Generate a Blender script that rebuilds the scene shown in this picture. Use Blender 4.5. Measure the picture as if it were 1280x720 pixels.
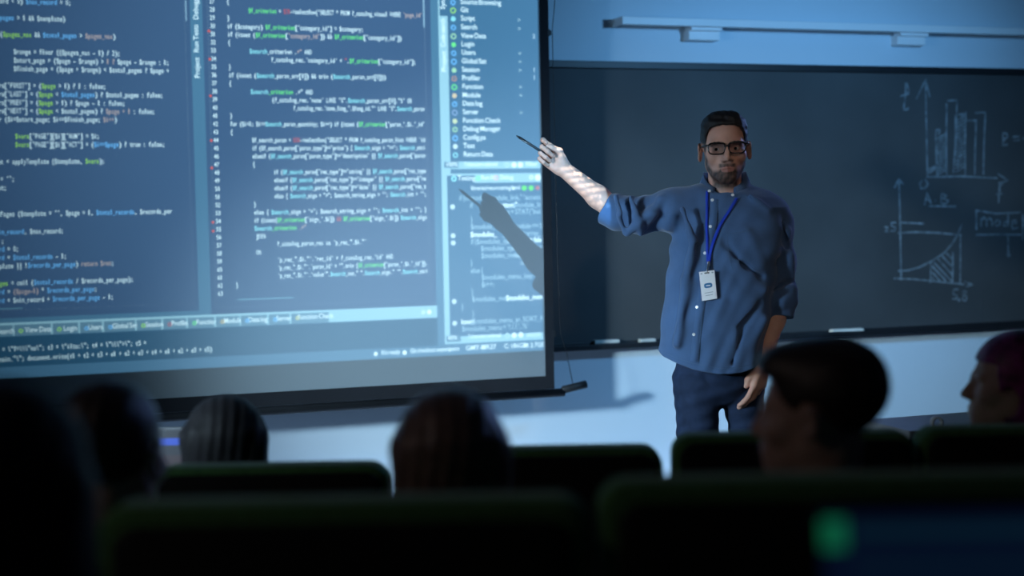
import bpy, bmesh, math, random
import numpy as np
from mathutils import Vector, Matrix
from mathutils.bvhtree import BVHTree

random.seed(7)
scene = bpy.context.scene
COL = scene.collection
for _o in list(bpy.data.objects):
    bpy.data.objects.remove(_o)

# ------------------------------------------------------------------ camera, world, lights, exposure
# World: the front wall is the plane y = 0, x runs along it to the right, z is up, the audience sits at y < 0.
F_PX = 1778.0
CAM = np.array([0.0, -5.8336, 1.48])
CR = np.array([[0.9455242, 0.0349520, -0.3236700],
               [-0.3250632, 0.0469169, -0.9445278],
               [-0.0178275, 0.9982871, 0.0557227]])      # world <- camera axes
_q, _r = np.linalg.qr(CR); CR = _q * np.sign(np.diag(_r))
cam_data = bpy.data.cameras.new('camera')
cam_data.sensor_width = 36.0
cam_data.lens = F_PX / 1280 * 36
cam_data.clip_start = 0.05
cam_data.dof.use_dof = True
cam_data.dof.focus_distance = 4.94
cam_data.dof.aperture_fstop = 1.25
cam_data.dof.aperture_blades = 0
cam = bpy.data.objects.new('camera', cam_data)
COL.objects.link(cam)
m4 = Matrix.Identity(4)
for i in range(3):
    for j in range(3):
        m4[i][j] = CR[i][j]
    m4[i][3] = CAM[i]
cam.matrix_world = m4
scene.camera = cam

vs = scene.view_settings
vs.view_transform = 'Standard'; vs.look = 'None'; vs.gamma = 1.0; vs.exposure = 0.0; vs.use_curve_mapping = False

world = bpy.data.worlds.new('dim_room'); scene.world = world; world.use_nodes = True
world.node_tree.nodes['Background'].inputs[0].default_value = (0.30, 0.48, 1.0, 1)
world.node_tree.nodes['Background'].inputs[1].default_value = 0.010

def spot(name, loc, target, power, color, size, blend, radius):
    l = bpy.data.lights.new(name, 'SPOT')
    l.energy = power; l.color = color; l.spot_size = math.radians(size); l.spot_blend = blend
    l.shadow_soft_size = radius
    o = bpy.data.objects.new(name, l); COL.objects.link(o)
    o.location = loc
    o.rotation_euler = (Vector(target) - Vector(loc)).to_track_quat('-Z', 'Y').to_euler()
    return o

PROJ = Vector((1.35, -5.3, 2.52))                          # the ceiling projector's lens
# stage light from the left that washes the wall beside the screen
spot('wall_light_left', (-1.6, -3.0, 1.72), (2.85, 0.0, 0.50), 1000, (0.60, 0.84, 1.0), 39, 1.0, 0.15)
spot('wall_fill_left', (-1.6, -3.05, 1.72), (2.9, 0.0, 1.30), 75, (0.46, 0.74, 1.0), 60, 1.0, 0.05)  # added wide fill from the stage light's position, lifts the overall level
# narrow light from the left on the speaker's arm and side
spot('speaker_light_left', (-1.1, -2.25, 1.95), (2.0, -1.5, 1.30), 56, (0.62, 0.80, 1.0), 34, 0.7, 0.05)
# blue wash on the board and the right of the wall, from above
spot('blue_wash_light', (3.45, -2.5, 2.35), (3.35, 0.0, 1.60), 165, (0.19, 0.53, 1.0), 86, 1.0, 0.12)
# blue rim on the speaker from the right, behind him
spot('rim_light', (4.3, -0.70, 2.3), (2.3, -1.6, 1.35), 60, (0.25, 0.42, 1.0), 40, 0.5, 0.06)
# soft neutral light on the speaker from above the audience
spot('speaker_light', (1.9, -4.9, 3.0), (2.2, -1.55, 1.30), 58, (1.0, 0.84, 0.70), 24, 0.9, 0.10)
# added unseen light low behind the screen, brightens the wall below it
_l = bpy.data.lights.new('added_wall_uplight', 'AREA'); _l.shape = 'RECTANGLE'; _l.size = 4.4; _l.size_y = 0.05; _l.energy = 6.5; _l.color = (0.42, 0.64, 1.0)
_o = bpy.data.objects.new('added_wall_uplight', _l); COL.objects.link(_o); _o.location = (1.2, -0.24, 0.03)
_o.rotation_euler = (Vector((1.2, 0.0, 0.55)) - Vector((1.2, -0.24, 0.03))).to_track_quat('-Z', 'Y').to_euler()
# added dim fill from the left that just catches the audience and the seats
spot('audience_fill', (-2.4, -3.6, 2.5), (0.9, -3.1, 0.9), 16, (1.0, 0.80, 0.72), 60, 0.8, 0.10)
projector_lamp = spot('projector_lamp', PROJ, (2.10, -0.3, 2.05), 3900, (1, 1, 1), 73, 1.0, 0.004)

# ------------------------------------------------------------------ calibrated measuring helpers
def ray(px, py):
    return CR @ np.array([(px - 640) / F_PX, -(py - 360) / F_PX, -1.0])
def hit(px, py, y):
    r = ray(px, py); t = (y - CAM[1]) / r[1]
    return CAM + t * r
def at(px, py, depth):
    return CAM + ray(px, py) * depth

# ------------------------------------------------------------------ generic builders
def tag(o, label=None, cat=None, group=None, kind=None):
    if label: o['label'] = label
    if cat: o['category'] = cat
    if group: o['group'] = group
    if kind: o['kind'] = kind
    return o
def empty(name, loc=(0, 0, 0), rz=0.0):
    o = bpy.data.objects.new(name, None); COL.objects.link(o)
    o.empty_display_size = 0.1
    o.location = loc; o.rotation_euler = (0, 0, rz)
    return o
def link(name, me, mat=None, parent=None, smooth=False):
    o = bpy.data.objects.new(name, me); COL.objects.link(o)
    if mat: me.materials.append(mat)
    if parent: o.parent = parent
    if smooth: me.polygons.foreach_set('use_smooth', [True] * len(me.polygons))
    return o
def from_bm(name, bm, mat, parent=None, smooth=False, bevel=0, seg=2):
    me = bpy.data.meshes.new(name); bm.normal_update(); bm.to_mesh(me); bm.free()
    o = link(name, me, mat, parent, smooth)
    if bevel:
        md = o.modifiers.new('bevel', 'BEVEL'); md.width = bevel; md.segments = seg; md.limit_method = 'ANGLE'
    return o
def bm_box(bm, lo, hi, M=None):
    v = [bm.verts.new(((lo, hi)[i][0], (lo, hi)[j][1], (lo, hi)[k][2])) for i in (0, 1) for j in (0, 1) for k in (0, 1)]
    for f in ((0, 1, 3, 2), (4, 6, 7, 5), (0, 4, 5, 1), (2, 3, 7, 6), (0, 2, 6, 4), (1, 5, 7, 3)):
        bm.faces.new([v[i] for i in f])
    if M is not None:
        for q in v: q.co = M @ q.co
    return v
def box(name, lo, hi, mat, parent=None, bevel=0, seg=2, smooth=False):
    bm = bmesh.new(); bm_box(bm, lo, hi)
    return from_bm(name, bm, mat, parent, smooth, bevel, seg)
def tube_bm(bm, pts, rad, n=10):
    pts = [Vector(p) for p in pts]
    rr = rad if isinstance(rad, (list, tuple)) else [rad] * len(pts)
    rings = []
    up = None
    for i, p in enumerate(pts):
        t = (pts[min(i + 1, len(pts) - 1)] - pts[max(i - 1, 0)]).normalized()
        if up is None:
            up = t.orthogonal().normalized()
        up = (up - t * up.dot(t)).normalized()
        s = t.cross(up)
        rings.append([bm.verts.new(p + (up * math.cos(2 * math.pi * k / n) + s * math.sin(2 * math.pi * k / n)) * rr[i]) for k in range(n)])
    for a, b in zip(rings, rings[1:]):
        for k in range(n):
            bm.faces.new([a[k], a[(k + 1) % n], b[(k + 1) % n], b[k]])
    bm.faces.new(rings[0][::-1]); bm.faces.new(rings[-1])
def tube(name, pts, rad, mat, parent=None, n=10):
    bm = bmesh.new(); tube_bm(bm, pts, rad, n)
    return from_bm(name, bm, mat, parent, True)

def mat(name, color, rough=0.7, spec=0.3, metal=0.0, var=0.06, vscale=8.0, bump=0.0, bscale=200.0, sheen=0.0, emit=None, estr=0.0, alpha=None):
    m = bpy.data.materials.new(name); m.use_nodes = True
    nt = m.node_tree; b = nt.nodes['Principled BSDF']
    b.inputs['Roughness'].default_value = rough
    b.inputs['Metallic'].default_value = metal
    b.inputs['Specular IOR Level'].default_value = spec
    b.inputs['Sheen Weight'].default_value = sheen
    tc = nt.nodes.new('ShaderNodeTexCoord')
    nz = nt.nodes.new('ShaderNodeTexNoise'); nz.inputs['Scale'].default_value = vscale; nz.inputs['Detail'].default_value = 5
    nt.links.new(tc.outputs['Object'], nz.inputs['Vector'])
    r = nt.nodes.new('ShaderNodeValToRGB')
    r.color_ramp.elements[0].position = 0.3; r.color_ramp.elements[1].position = 0.7
    r.color_ramp.elements[0].color = tuple(c * (1 - var) for c in color) + (1,)
    r.color_ramp.elements[1].color = tuple(min(1, c * (1 + var)) for c in color) + (1,)
    nt.links.new(nz.outputs['Fac'], r.inputs['Fac'])
    nt.links.new(r.outputs['Color'], b.inputs['Base Color'])
    if bump:
        n2 = nt.nodes.new('ShaderNodeTexNoise'); n2.inputs['Scale'].default_value = bscale; n2.inputs['Detail'].default_value = 3
        nt.links.new(tc.outputs['Object'], n2.inputs['Vector'])
        bp = nt.nodes.new('ShaderNodeBump'); bp.inputs['Strength'].default_value = bump; bp.inputs['Distance'].default_value = 0.002
        nt.links.new(n2.outputs['Fac'], bp.inputs['Height']); nt.links.new(bp.outputs['Normal'], b.inputs['Normal'])
    if emit:
        b.inputs['Emission Color'].default_value = tuple(emit) + (1,); b.inputs['Emission Strength'].default_value = estr
    return m

scene.cycles.use_adaptive_sampling = False

# ------------------------------------------------------------------ the slide inside the projector (drawn here, texel by texel)
SCREEN_Y = -0.30
# world x/z window of the projected picture on the screen, one texel per millimetre
PX0, PX1, PZ0, PZ1 = -1.060, 2.030, 0.889, 2.640
TW, TH = int(round((PX1 - PX0) * 1000)), int(round((PZ1 - PZ0) * 1000))
slide = np.zeros((TH, TW, 3), np.float32)                  # row 0 = bottom
GLYPH_CHARS = ''.join(chr(k) for k in range(33, 127))
def _draw_glyphs():
    """draws every character of Blender's own font into a small grey raster (26 rows, 30 columns)"""
    W, H, SS, em = 30, 26, 3, 26 / 1.25
    c = bpy.data.curves.new('glyph', 'FONT'); c.size = 1.30; c.resolution_u = 3; c.offset = 0.004
    o = bpy.data.objects.new('glyph', c); COL.objects.link(o)
    ys, xs = np.mgrid[0:H * SS, 0:W * SS]; X = (xs + .5) / SS; Y = (ys + .5) / SS
    def shape(text):
        c.body = text; bpy.context.view_layer.update()
        return o.evaluated_get(bpy.context.evaluated_depsgraph_get()).to_mesh()
    bar_w = max(q.co[0] for q in shape('|').vertices)
    out, adv_ = [], []
    for ch in GLYPH_CHARS:
        adv_.append(max(q.co[0] for q in shape(ch + '|').vertices) - bar_w)
        me = shape(ch); v = np.array([q.co[:2] for q in me.vertices]); me.calc_loop_triangles()
        g = np.zeros((H * SS, W * SS), bool)
        for t in me.loop_triangles:
            p = [(v[k][0] * em + 1, 19.5 - v[k][1] * em) for k in t.vertices]
            e = [(p[(k + 1) % 3][0] - p[k][0]) * (Y - p[k][1]) - (p[(k + 1) % 3][1] - p[k][1]) * (X - p[k][0]) for k in range(3)]
            g |= ((e[0] >= 0) & (e[1] >= 0) & (e[2] >= 0)) | ((e[0] <= 0) & (e[1] <= 0) & (e[2] <= 0))
        out.append(g.reshape(H, SS, W, SS).mean((1, 3)).astype(np.float32))
    bpy.data.objects.remove(o); bpy.data.curves.remove(c)
    return out, adv_
SANS, SANS_ADVANCE = _draw_glyphs()
# the code font: the same characters, each centred in a cell of one width
MONO = []
for _g in SANS:
    cols = np.where(_g.max(0) > .1)[0]; x0_, x1_ = cols[0], cols[-1] + 1; wd = x1_ - x0_
    cell = np.zeros((26, 14), np.float32); fit = min(1.0, 7.4 / wd); nw = max(1, min(8, int(round(wd * fit))))
    src = _g[:, x0_:x1_]; u_ = (np.arange(nw) + .5) / nw * wd - .5; i_ = np.clip(np.floor(u_).astype(int), 0, wd - 1); f_ = np.clip(u_ - i_, 0, 1)
    o_ = int(round((9 - nw) / 2))
    cell[:, o_:o_ + nw] = src[:, i_] * (1 - f_) + src[:, np.clip(i_ + 1, 0, wd - 1)] * f_
    MONO.append(cell)
EM = 26 / 1.25
DARK = (.050, .110, .210); UI = (.075, .20, .31); BAR = (.34, .60, .68); TERM = (.022, .095, .17); SIDE = (.055, .16, .27)
W_ = (.85, 1.08, 1.10); B_ = (.20, .62, 1.10); G_ = (.42, .90, .14); O_ = (.60, .48, .44); R_ = (.55, .10, .10); C_ = (.36, .95, 1.0); G2 = (.20, 1.0, .26)

def sp(px, py):
    q = hit(px, py, SCREEN_Y); return q[0], q[2]
def tex(x, z):
    return (x - PX0) * 1000, (z - PZ0) * 1000
def fill(x0, z0, x1, z1, c, a=1.0):
    (i0, j0), (i1, j1) = tex(min(x0, x1), min(z0, z1)), tex(max(x0, x1), max(z0, z1))
    i0, j0, i1, j1 = max(0, int(round(i0))), max(0, int(round(j0))), min(TW, int(round(i1))), min(TH, int(round(j1)))
    if i1 > i0 and j1 > j0:
        slide[j0:j1, i0:i1] = slide[j0:j1, i0:i1] * (1 - a) + np.array(c, np.float32) * a
def rect(ax, ay, bx, by, c, a=1.0):                        # corners measured in the photo, laid square on the screen
    x0, z0 = sp(ax, ay); x1, z1 = sp(bx, by); fill(x0, z0, x1, z1, c, a)
def dot(px, py, r, c, a=1.0, hollow=0.0):
    x, z = sp(px, py); i, j = tex(x, z); R = int(r) + 1
    i0, j0, i1, j1 = max(0, int(i) - R), max(0, int(j) - R), min(TW, int(i) + R + 1), min(TH, int(j) + R + 1)
    if i1 <= i0 or j1 <= j0: return
    yy, xx = np.mgrid[j0:j1, i0:i1]; d = np.hypot(xx - i, yy - j)
    m = ((d <= r) & (d >= hollow)).astype(np.float32)[..., None] * a
    slide[j0:j1, i0:i1] = slide[j0:j1, i0:i1] * (1 - m) + np.array(c, np.float32) * m
def blit(g, i, j, sx, sy, c, vert=False):
    sy = sy * (1.0 if g.shape[1] > 20 else .78)
    """g: glyph (h, w), baseline-left at texel (i, j), sx/sy texels per glyph pixel"""
    h, w = g.shape
    up, dn, rt = 20.0 * sy, 6.5 * sy, w * sx
    if vert: i0, i1, j0, j1 = i - up, i + dn, j, j + rt
    else: i0, i1, j0, j1 = i, i + rt, j - dn, j + up
    i0, i1, j0, j1 = max(0, int(i0)), min(TW, int(i1) + 1), max(0, int(j0)), min(TH, int(j1) + 1)
    if i1 <= i0 or j1 <= j0: return
    yy, xx = np.mgrid[j0:j1, i0:i1].astype(np.float32)
    if vert: u, v = (yy + .5 - j) / sx - .5, 19.0 + (xx + .5 - i) / sy
    else: u, v = (xx + .5 - i) / sx - .5, 19.0 - (yy + .5 - j) / sy
    u0, v0 = np.floor(u).astype(int), np.floor(v).astype(int); fu, fv = u - u0, v - v0
    gp = np.pad(g, 1)
    def s(vv, uu):
        ok = (vv >= -1) & (vv <= h) & (uu >= -1) & (uu <= w)
        return np.where(ok, gp[np.clip(vv + 1, 0, h + 1), np.clip(uu + 1, 0, w + 1)], 0)
    a = s(v0, u0) * (1 - fu) * (1 - fv) + s(v0, u0 + 1) * fu * (1 - fv) + s(v0 + 1, u0) * (1 - fu) * fv + s(v0 + 1, u0 + 1) * fu * fv
    a = np.clip(a * 1.25, 0, 1)[..., None]
    slide[j0:j1, i0:i1] = slide[j0:j1, i0:i1] * (1 - a) + np.array(c, np.float32) * a
def mono(px, py, adv, segs, sy=1.3, c=W_):
    """code text: left end at photo point (px, py) = middle of the x-height; adv in metres per character"""
    x, z = sp(px, py); i, j = tex(x, z); j -= 4.2 * sy
    sx = adv * 1000 / 9.0
    if isinstance(segs, str): segs = [(segs, c)]
    for t, col in segs:
        for ch in t:
            if 33 <= ord(ch) < 127: blit(MONO[ord(ch) - 33], i, j, sx, sy, col)
            i += adv * 1000
def sans(px, py, size, t, c=W_, vert=False, squeeze=1.0):
    """interface text, size = em in texels"""
    size = size * .62
    x, z = sp(px, py); i, j = tex(x, z); s = size / EM
    if not vert: j -= 5.0 * s
    else: i += 5.0 * s
    for ch in t:
        k = ord(ch) - 33
        if 0 <= k < 94:
            blit(SANS[k], i, j, s * squeeze, s, c, vert); a = SANS_ADVANCE[k] * size * squeeze
        else: a = .22 * size * squeeze
        if vert: j += a
        else: i += a

slide[:] = UI
# left code panel, gutter strips, middle code panel
xl, _ = sp(239.6, 1); xm0, _ = sp(254.2, 60); xm1, zb = sp(545.6, 385)
_, zl = sp(248, 388.5)
fill(PX0, zl, sp(246, 300)[0], PZ1, DARK)
fill(xm0, zb + .003, xm1, PZ1, DARK)
def row_l(py, px, s, c=W_): mono(px, py, .00990, s, 1.28, c)
P = lambda *a: [a[i:i + 2] for i in range(0, len(a), 2)]
row_l(2.0, -3.8, P('cord < 0) ', W_, '$max_record', B_, ' = 0;', W_))
row_l(22.9, -4, P('$pages', B_, ' > 1 && $template)', W_))
row_l(43.7, 0, P('(', W_, '$pages_max', G_, ' && ', W_, '$total_pages', B_, ' > ', W_, '$pages_max', O_, ')', W_))
row_l(65.6, 17, '$range = floor (($pages_max - 1) / 2);')
row_l(76.3, 17, P('$start_page = ($page - $range) > ', W_, '1 ?', O_, ' $page - $range : 1;', W_))
row_l(86.9, 17, '$finish_page = ($page + $range) < $total_pages ? $page +')
row_l(107.8, -12.5, P("$vars['FIRST'] = (", W_, '$page', G_, ' > 1) ? 1 : false;', W_))
row_l(118.4, -12.5, P("$vars['LAST'] = (", W_, '$page', G_, ' < ', W_, '$total_pages', B_, ') ? $total_pages : false;', W_))
row_l(129.2, -12.5, P("$vars['PREV'] = (", W_, '$page', G_, ' > 1) ? $page - 1 : false;', W_))
row_l(139.6, -12.5, P("$vars['NEXT'] = (", W_, '$page', G_, ' < $total_pages) ? ', W_, '$page + 1', O_, ' : false;', W_))
row_l(150.2, -5, P('or ($i=$start_page; $i<=$finish_page; ', W_, '$i++', O_, ')', W_))
row_l(171.4, 19, P('$vars', G_, "['PAGE'][$i]['NUM'] = $i;", W_))
row_l(182.0, 19, P('$vars', G_, "['PAGE'][$i]['ACT'] = (", W_, '$i==$page', B_, ') ? true : false;', W_))
row_l(203.3, -6.5, P('$et = applyTemplate ($template, ', W_, '$vars', G_, ');', W_))
row_l(225.0, -3, " = '';"); row_l(235.8, -6, 'ret;')
row_l(268.9, -3, P("tPages ($template = '', $page = 1, ", W_, '$total_records', B_, ', $records_per', W_))
row_l(291.2, -2, P('in_record', B_, ', $max_record;', W_))
row_l(302.5, -2, ' ;')
row_l(312.8, -1.5, P('rd', B_, ' = 0;', W_))
row_l(323.4, -1.5, P('rd', B_, ' = ', W_, '$total_records', B_, ' - 1;', W_))
row_l(334.0, -4.5, P('mplate || !', W_, '$records_per_page', B_, ') ', W_, 'return $ret', O_, ';', W_))
row_l(355.6, -4, P('ages', G_, ' = ceil (', W_, '$total_records', B_, ' / $records_per_page);', W_))
row_l(366.2, -1.5, P('rd', B_, ' = ', W_, '($page-1)', O_, ' * ', W_, '$records_per_page', B_, ';', W_))
row_l(377.2, -1.5, P('rd', B_, ' = $min_record + ', W_, '$records_per_page', B_, ' - 1;', W_))
# middle panel: rows 27..63
zr28 = sp(270, 13)[1]; zr61 = sp(277, 348)[1]
xnum = sp(271.5, 180)[0] - .014
adv = .00965
BASE = .7475 + .0        # x of the code's first column
BASE = sp(286, 95)[0]
def zrow(n): return zr28 + (zr61 - zr28) * (n - 28) / 33.0
def mono_w(x, z, adv, segs, sy):
    i, j = tex(x, z); j -= 4.2 * sy; sx = adv * 1000 / 9.0
    for t, col in segs:
        for ch in t:
            if 33 <= ord(ch) < 127: blit(MONO[ord(ch) - 33], i, j, sx, sy, col)
            i += adv * 1000
IND = .0815
rows = {
 27: (0, P('{', W_)),
 28: (1, P('$f_criterion', G2, ' = ', W_, '$DB', R_, "->selectRow('SELECT * FROM ?_catalog_visual WHERE ", W_, "`page_id`", O_)),
 29: (0, P('}', W_)),
 30: (0, P('if ($category) ', W_, '$f_criterion', G2, "['category_id'] = $category;", W_)),
 31: (0, P('if (isset (', W_, '$f_criterion', G2, '[', W_, "'category_id'", O_, ']) && ', W_, '$f_criterion', G2, "['category_id'])", W_)),
 32: (0, P('{', W_)),
 33: (1, P('$search', C_, '_criterion .', W_, '="', O_, ' AND', W_)),
 34: (2, P('?_catalog_rec.`category_id` = ', W_, '"', R_, '.', W_, '$f_criterion', G2, "['category_id'];", W_)),
 35: (0, P('}', W_)),
 36: (0, P('if (isset (', W_, '$search', C_, '_param_arr[0]) && trim (', W_, '$search', C_, '_param_arr[0]))', W_)),
 37: (0, P('{', W_)),
 38: (1, P('$search', C_, '_criterion', G2, ' .=" AND', W_)),
 39: (2, P("(?_catalog_rec.`name` LIKE '%\".", W_, '$search', C_, '_param_arr[0]."%\' OR', W_)),
 40: (3, P('?_catalog_rec.`name_lang_".$lang_id."` LIKE \'%".', W_, '$search', C_, '_param', W_)),
 41: (0, P('}', W_)),
 42: (0, P('for ($i=1; $i<=', W_, '$search', C_, '_param_quantity; $i++) if (isset (', W_, '$f_criterion', G2, "['param_'.$i.'_id'", W_)),
 43: (0, P('{', W_)),
 44: (1, P('$f_search_param = ', W_, '$DB', R_, "->selectRow('SELECT * FROM ?_catalog_param_list WHERE `id", W_)),
 45: (1, P('if ($f_search_param[\'param_type\']==\'price\') { ', W_, '$search', C_, "_sign = '>='; ", W_, '$search', C_, '_stri', W_)),
 46: (1, P('elseif (', W_, '$f_search', C_, "_param['param_type']=='description' || ", W_, '$f_search', C_, "_param['param", W_)),
 47: (1, P('{', W_)),
 48: (2, P('if (', W_, '$f_search', C_, "_param['rec_type']=='string' || ", W_, '$f_search', C_, "_param['rec_type", W_)),
 49: (2, P('elseif (', W_, '$f_search', C_, "_param['rec_type']=='integer' || ", W_, '$f_search', C_, "_param['re", W_)),
 50: (2, P('elseif (', W_, '$f_search', C_, "_param['rec_type']=='date' || ", W_, '$f_search', C_, "_param['rec_t", W_)),
 51: (2, P('else { ', W_, '$search', C_, '_sign = "="; $search_string_sign = \'\'; ', W_, '$search', C_, "_int = '';", W_)),
 52: (1, P('}', W_)),
 53: (1, P('else { ', W_, '$search', C_, "_sign = '='; $search_string_sign = ''; ", W_, '$search', C_, "_int = ''; }", W_)),
 54: (1, P('if (isset(', W_, '$f_criterion', G2, "['sign_'.$i]) ", W_, '&& ', R_, '$f_criterion', G2, "['sign_'.$i]) ", W_, '$search', C_, '_sign', W_)),
 55: (1, P('$search', C_, '_criterion', G2, ' .="', O_)),
 56: (1, P('JOIN', W_)),
 57: (2, P('?_catalog_param_rec as `p_rec_".$i."`', W_)),
 58: (1, P('ON', W_)),
 59: (2, P('`p_rec_".$i."`.`rec_id` = ?_catalog_rec.`id` AND', W_)),
 60: (2, P('`p_rec_".$i."`.`param_id` = \'".trim (', W_, '$f_criterion', G2, "['param_'.$i.'_id']).", W_)),
 61: (2, P('`p_rec_".$i."`.`value`".', W_, '$search', C_, '_int." ".', W_, '$search', C_, '_sign." \'".', W_, '$search', C_, '_stri', W_)),
 62: (0, P('}', W_)),
}
RIGHT_X = sp(532, 200)[0]
for n in range(26, 64):
    mono_w(xnum, zrow(n), .0098, [(str(n), W_)], 1.15)
    if n in rows:
        k, segs = rows[n]
        cnt = sum(len(t) for t, _ in segs); x0 = BASE + IND * k + (.004 if n > 55 else 0)
        a = min(adv, (RIGHT_X - x0) / cnt) if cnt > 50 else adv
        mono_w(x0, zrow(n), a, segs, 1.22)
for px, py in ((261, 39), (262, 74), (263, 120), (264, 176), (264.5, 210), (266, 278), (266.3, 289)):
    dot(px, py, 5, (.75, .10, .08))
# dotted guides and scroll bars
for k in range(120):
    z = zb + .02 + k * .0105
    for x in (sp(234.5, 150)[0], sp(532.8, 150)[0], sp(263, 150)[0]):
        if z > zl + .01: fill(x, z, x + .0022, z + .0022, W_, .22)
for k in range(170):
    x = PX0 + .02 + k * .0155
    if x < sp(243, 380)[0]: fill(x, zl + .028, x + .0025, zl + .0305, W_, .25)
for k in range(56):
    fill(xm0 + .03 + k * .0145, zb + .035, xm0 + .0325 + k * .0145, zb + .0375, W_, .25)
rect(231.2, 0, 233.4, 26, (.3, .5, .62)); rect(528.6, -6, 531, 34, (.3, .5, .62))
rect(-20, 387.5, 28, 384.5, (.13, .30, .40)); rect(297, 375.5, 367, 371.2, (.13, .30, .40))
# vertical tool strip labels
sans(248.0, 98, 33, 'Project', vert=True); sans(246.8, 66, 33, 'Run Tests', vert=True); sans(246.2, 25, 33, 'Debugging', vert=True)
# toolbar with tabs, terminal, status bar
x1b = sp(546.4, 390)[0]
zt0, zt1 = sp(546, 381.9)[1], sp(546, 396.8)[1]
fill(PX0, zt1, x1b, zt0, BAR)
def tab(px0, px1, pyc, label, icon, ico=None, active=True):
    xa, z = sp(px0, pyc); xb, _ = sp(px1, pyc)
    fill(xa, zt1, xb - .0035, zt1 + .040, (.13, .27, .36))
    sans(px0 + (15 if ico is None else ico), pyc, 34, label, W_, squeeze=.82)
    dot(px0 + 8, pyc, 8, icon, .85, 4)
tab(-12, 17.5, 415.8, 'Search', B_, 8)
tab(18, 65, 413.8, 'View Data', G_, 13); tab(66, 99, 411.8, 'Login', G_, 13); tab(100, 129, 410.6, 'Users', B_, 10)
tab(130, 170, 409.0, 'Global Set', B_, 10); tab(171, 203, 407.2, 'Session', G_, 10.5); tab(204, 234, 405.6, 'Profiler', R_, 10)
tab(235, 269, 404.0, 'Function', G2, 10); tab(270, 300.5, 402.4, 'Module', (.8, .6, .2), 9.5); tab(301, 335, 401.0, 'Data log', B_, 9)
tab(336, 363, 399.4, 'Server', B_, 9); tab(364, 412, 397.6, 'Function Check', (.8, .8, .3), 8)
dot(529, 390.6, 7, W_, .9, 4); dot(536.4, 390.2, 9, W_)
fill(PX0, sp(546, 433)[1], x1b, zt1 - .002, TERM)
row_l(438.5, -8, 't2 = \\"f=\\\\\\"ma\\"; t3 = \\"ilto:\\"; t4 = \\"\\\\\\">\\"; t5 =')
row_l(451.0, -12, '[domain."\\"; document.write(t1 + t2 + t3 + e1 + e2 + e3 + t4 + e1 + e2 + e3 + t5)')
fill(PX0, PZ0, PX1, sp(546, 432)[1] - .0, (.07, .19, .30))
dot(469.5, 442.5, 8, W_); sans(476.5, 442, 31, 'Kit ready', squeeze=.85); dot(505.6, 441, 9, W_); sans(512.5, 439.8, 32, 'Git checkout experiment', squeeze=.80); dot(562, 438.6, 4, W_)
sans(582, 436.3, 34, 'GMT-6'); sans(601, 435.3, 34, 'MR27'); sans(630, 434, 34, 'C: 186GB', squeeze=.9); sans(654.5, 433, 34, 'M: 2.7GB', squeeze=.9)
# right column: light edge bar, list panel, testing panel
xe0, xe1 = sp(549.3, 100)[0], sp(561.0, 100)[0]
fill(xe0, sp(557, 428)[1], xe1, PZ1, BAR); fill(xe0 + .006, sp(551, 19.8)[1], xe1, PZ1, SIDE)
sans(556.2, 90, 35, 'Project', vert=True); sans(555.2, 59, 35, 'Code search', vert=True, squeeze=.8); sans(554.6, 12, 35, 'Syntax', vert=True)
xr = PX1
fill(xe1, sp(600, 201.8)[1], xr, PZ1, SIDE)
items = ((-8, 'Inspector'), (3.2, 'Source Browsing'), (13.2, 'Git'), (23.8, 'Script'), (34.6, 'Search'), (45.6, 'View Data'), (56, 'Login'), (66.6, 'Users'), (77.3, 'Global Set'),
         (88, 'Session'), (98.5, 'Profiler'), (109.2, 'Function'), (119.8, 'Module'), (130.4, 'Data log'), (141, 'Server'), (151.7, 'Function Check'),
         (162.1, 'Debug Manager'), (172.9, 'Config.ps'), (183.3, 'Text'), (194, 'Return Data'))
ic = [B_, B_, G_, C_, B_, (.5, .9, .5), G2, B_, B_, (.5, .9, .5), (.6, .3, .2), G2, (.9, .7, .4), B_, (.3, .45, .7), (.8, .9, .5), (.5, .9, .5), B_, W_, C_]
for k, (py, t) in enumerate(items):
    sans(575.2 + py * .02, py, 36, t, W_, squeeze=.88)
    dot(566 + py * .016, py, (10, 11, 12)[k % 3], ic[k], .75, (0, 6, 7)[k % 3])
for py, s in ((26, '>'), (37, '>'), (68, '='), (78.5, '='), (89, '>'), (110, '='), (120.5, '='), (142, '>')):
    sans(646 + py * .022, py, 30, s, (.40, .60, .66))
for py, s in ((46.3, '2'), (88.6, '1'), (98, '1')):
    sans(664.6 + py * .012, py, 32, s, (.5, .7, .8))
fill(xe1, sp(600, 211)[1], xr, sp(600, 201.8)[1], BAR)
rect(555, 202.4, 573, 209.6, (.12, .26, .36)); sans(557, 206.4, 28, '100%'); sans(580, 206.3, 30, '7 characters selected', squeeze=.7)
dot(633.6, 206.2, 11, (.5, .75, .8), 1, 6); dot(642.4, 206.2, 11, W_); dot(650.4, 206.2, 11, W_); sans(657, 206, 30, 'Filter')
xt0 = sp(560.2, 300)[0]; ztop = sp(620, 216.6)[1]; zcode = sp(620, 228.4)[1]; zbot = sp(600, 419.4)[1]
fill(xt0, zcode, xr, ztop, BAR)
fill(xt0, zcode, sp(593.3, 223)[0], ztop - .008, SIDE)
fill(xt0, zbot, xr, zcode, SIDE)
dot(567.3, 223.6, 11, C_, 1, 6); sans(572, 223.8, 34, 'Testing', squeeze=.9); dot(597.5, 223, 11, G2, .6, 5); sans(601, 223, 32, 'Run All', squeeze=.85)
dot(619.8, 222.4, 11, (.9, .5, .5), .7, 5); sans(624.5, 222.6, 32, 'Debug', squeeze=.85); dot(664, 221.8, 9, W_, 1, 5); dot(672.3, 222, 13, W_)
sans(588.5, 236.2, 30, 'libraries/return:string/html', squeeze=.82); dot(641.5, 236, 5, W_)
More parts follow.
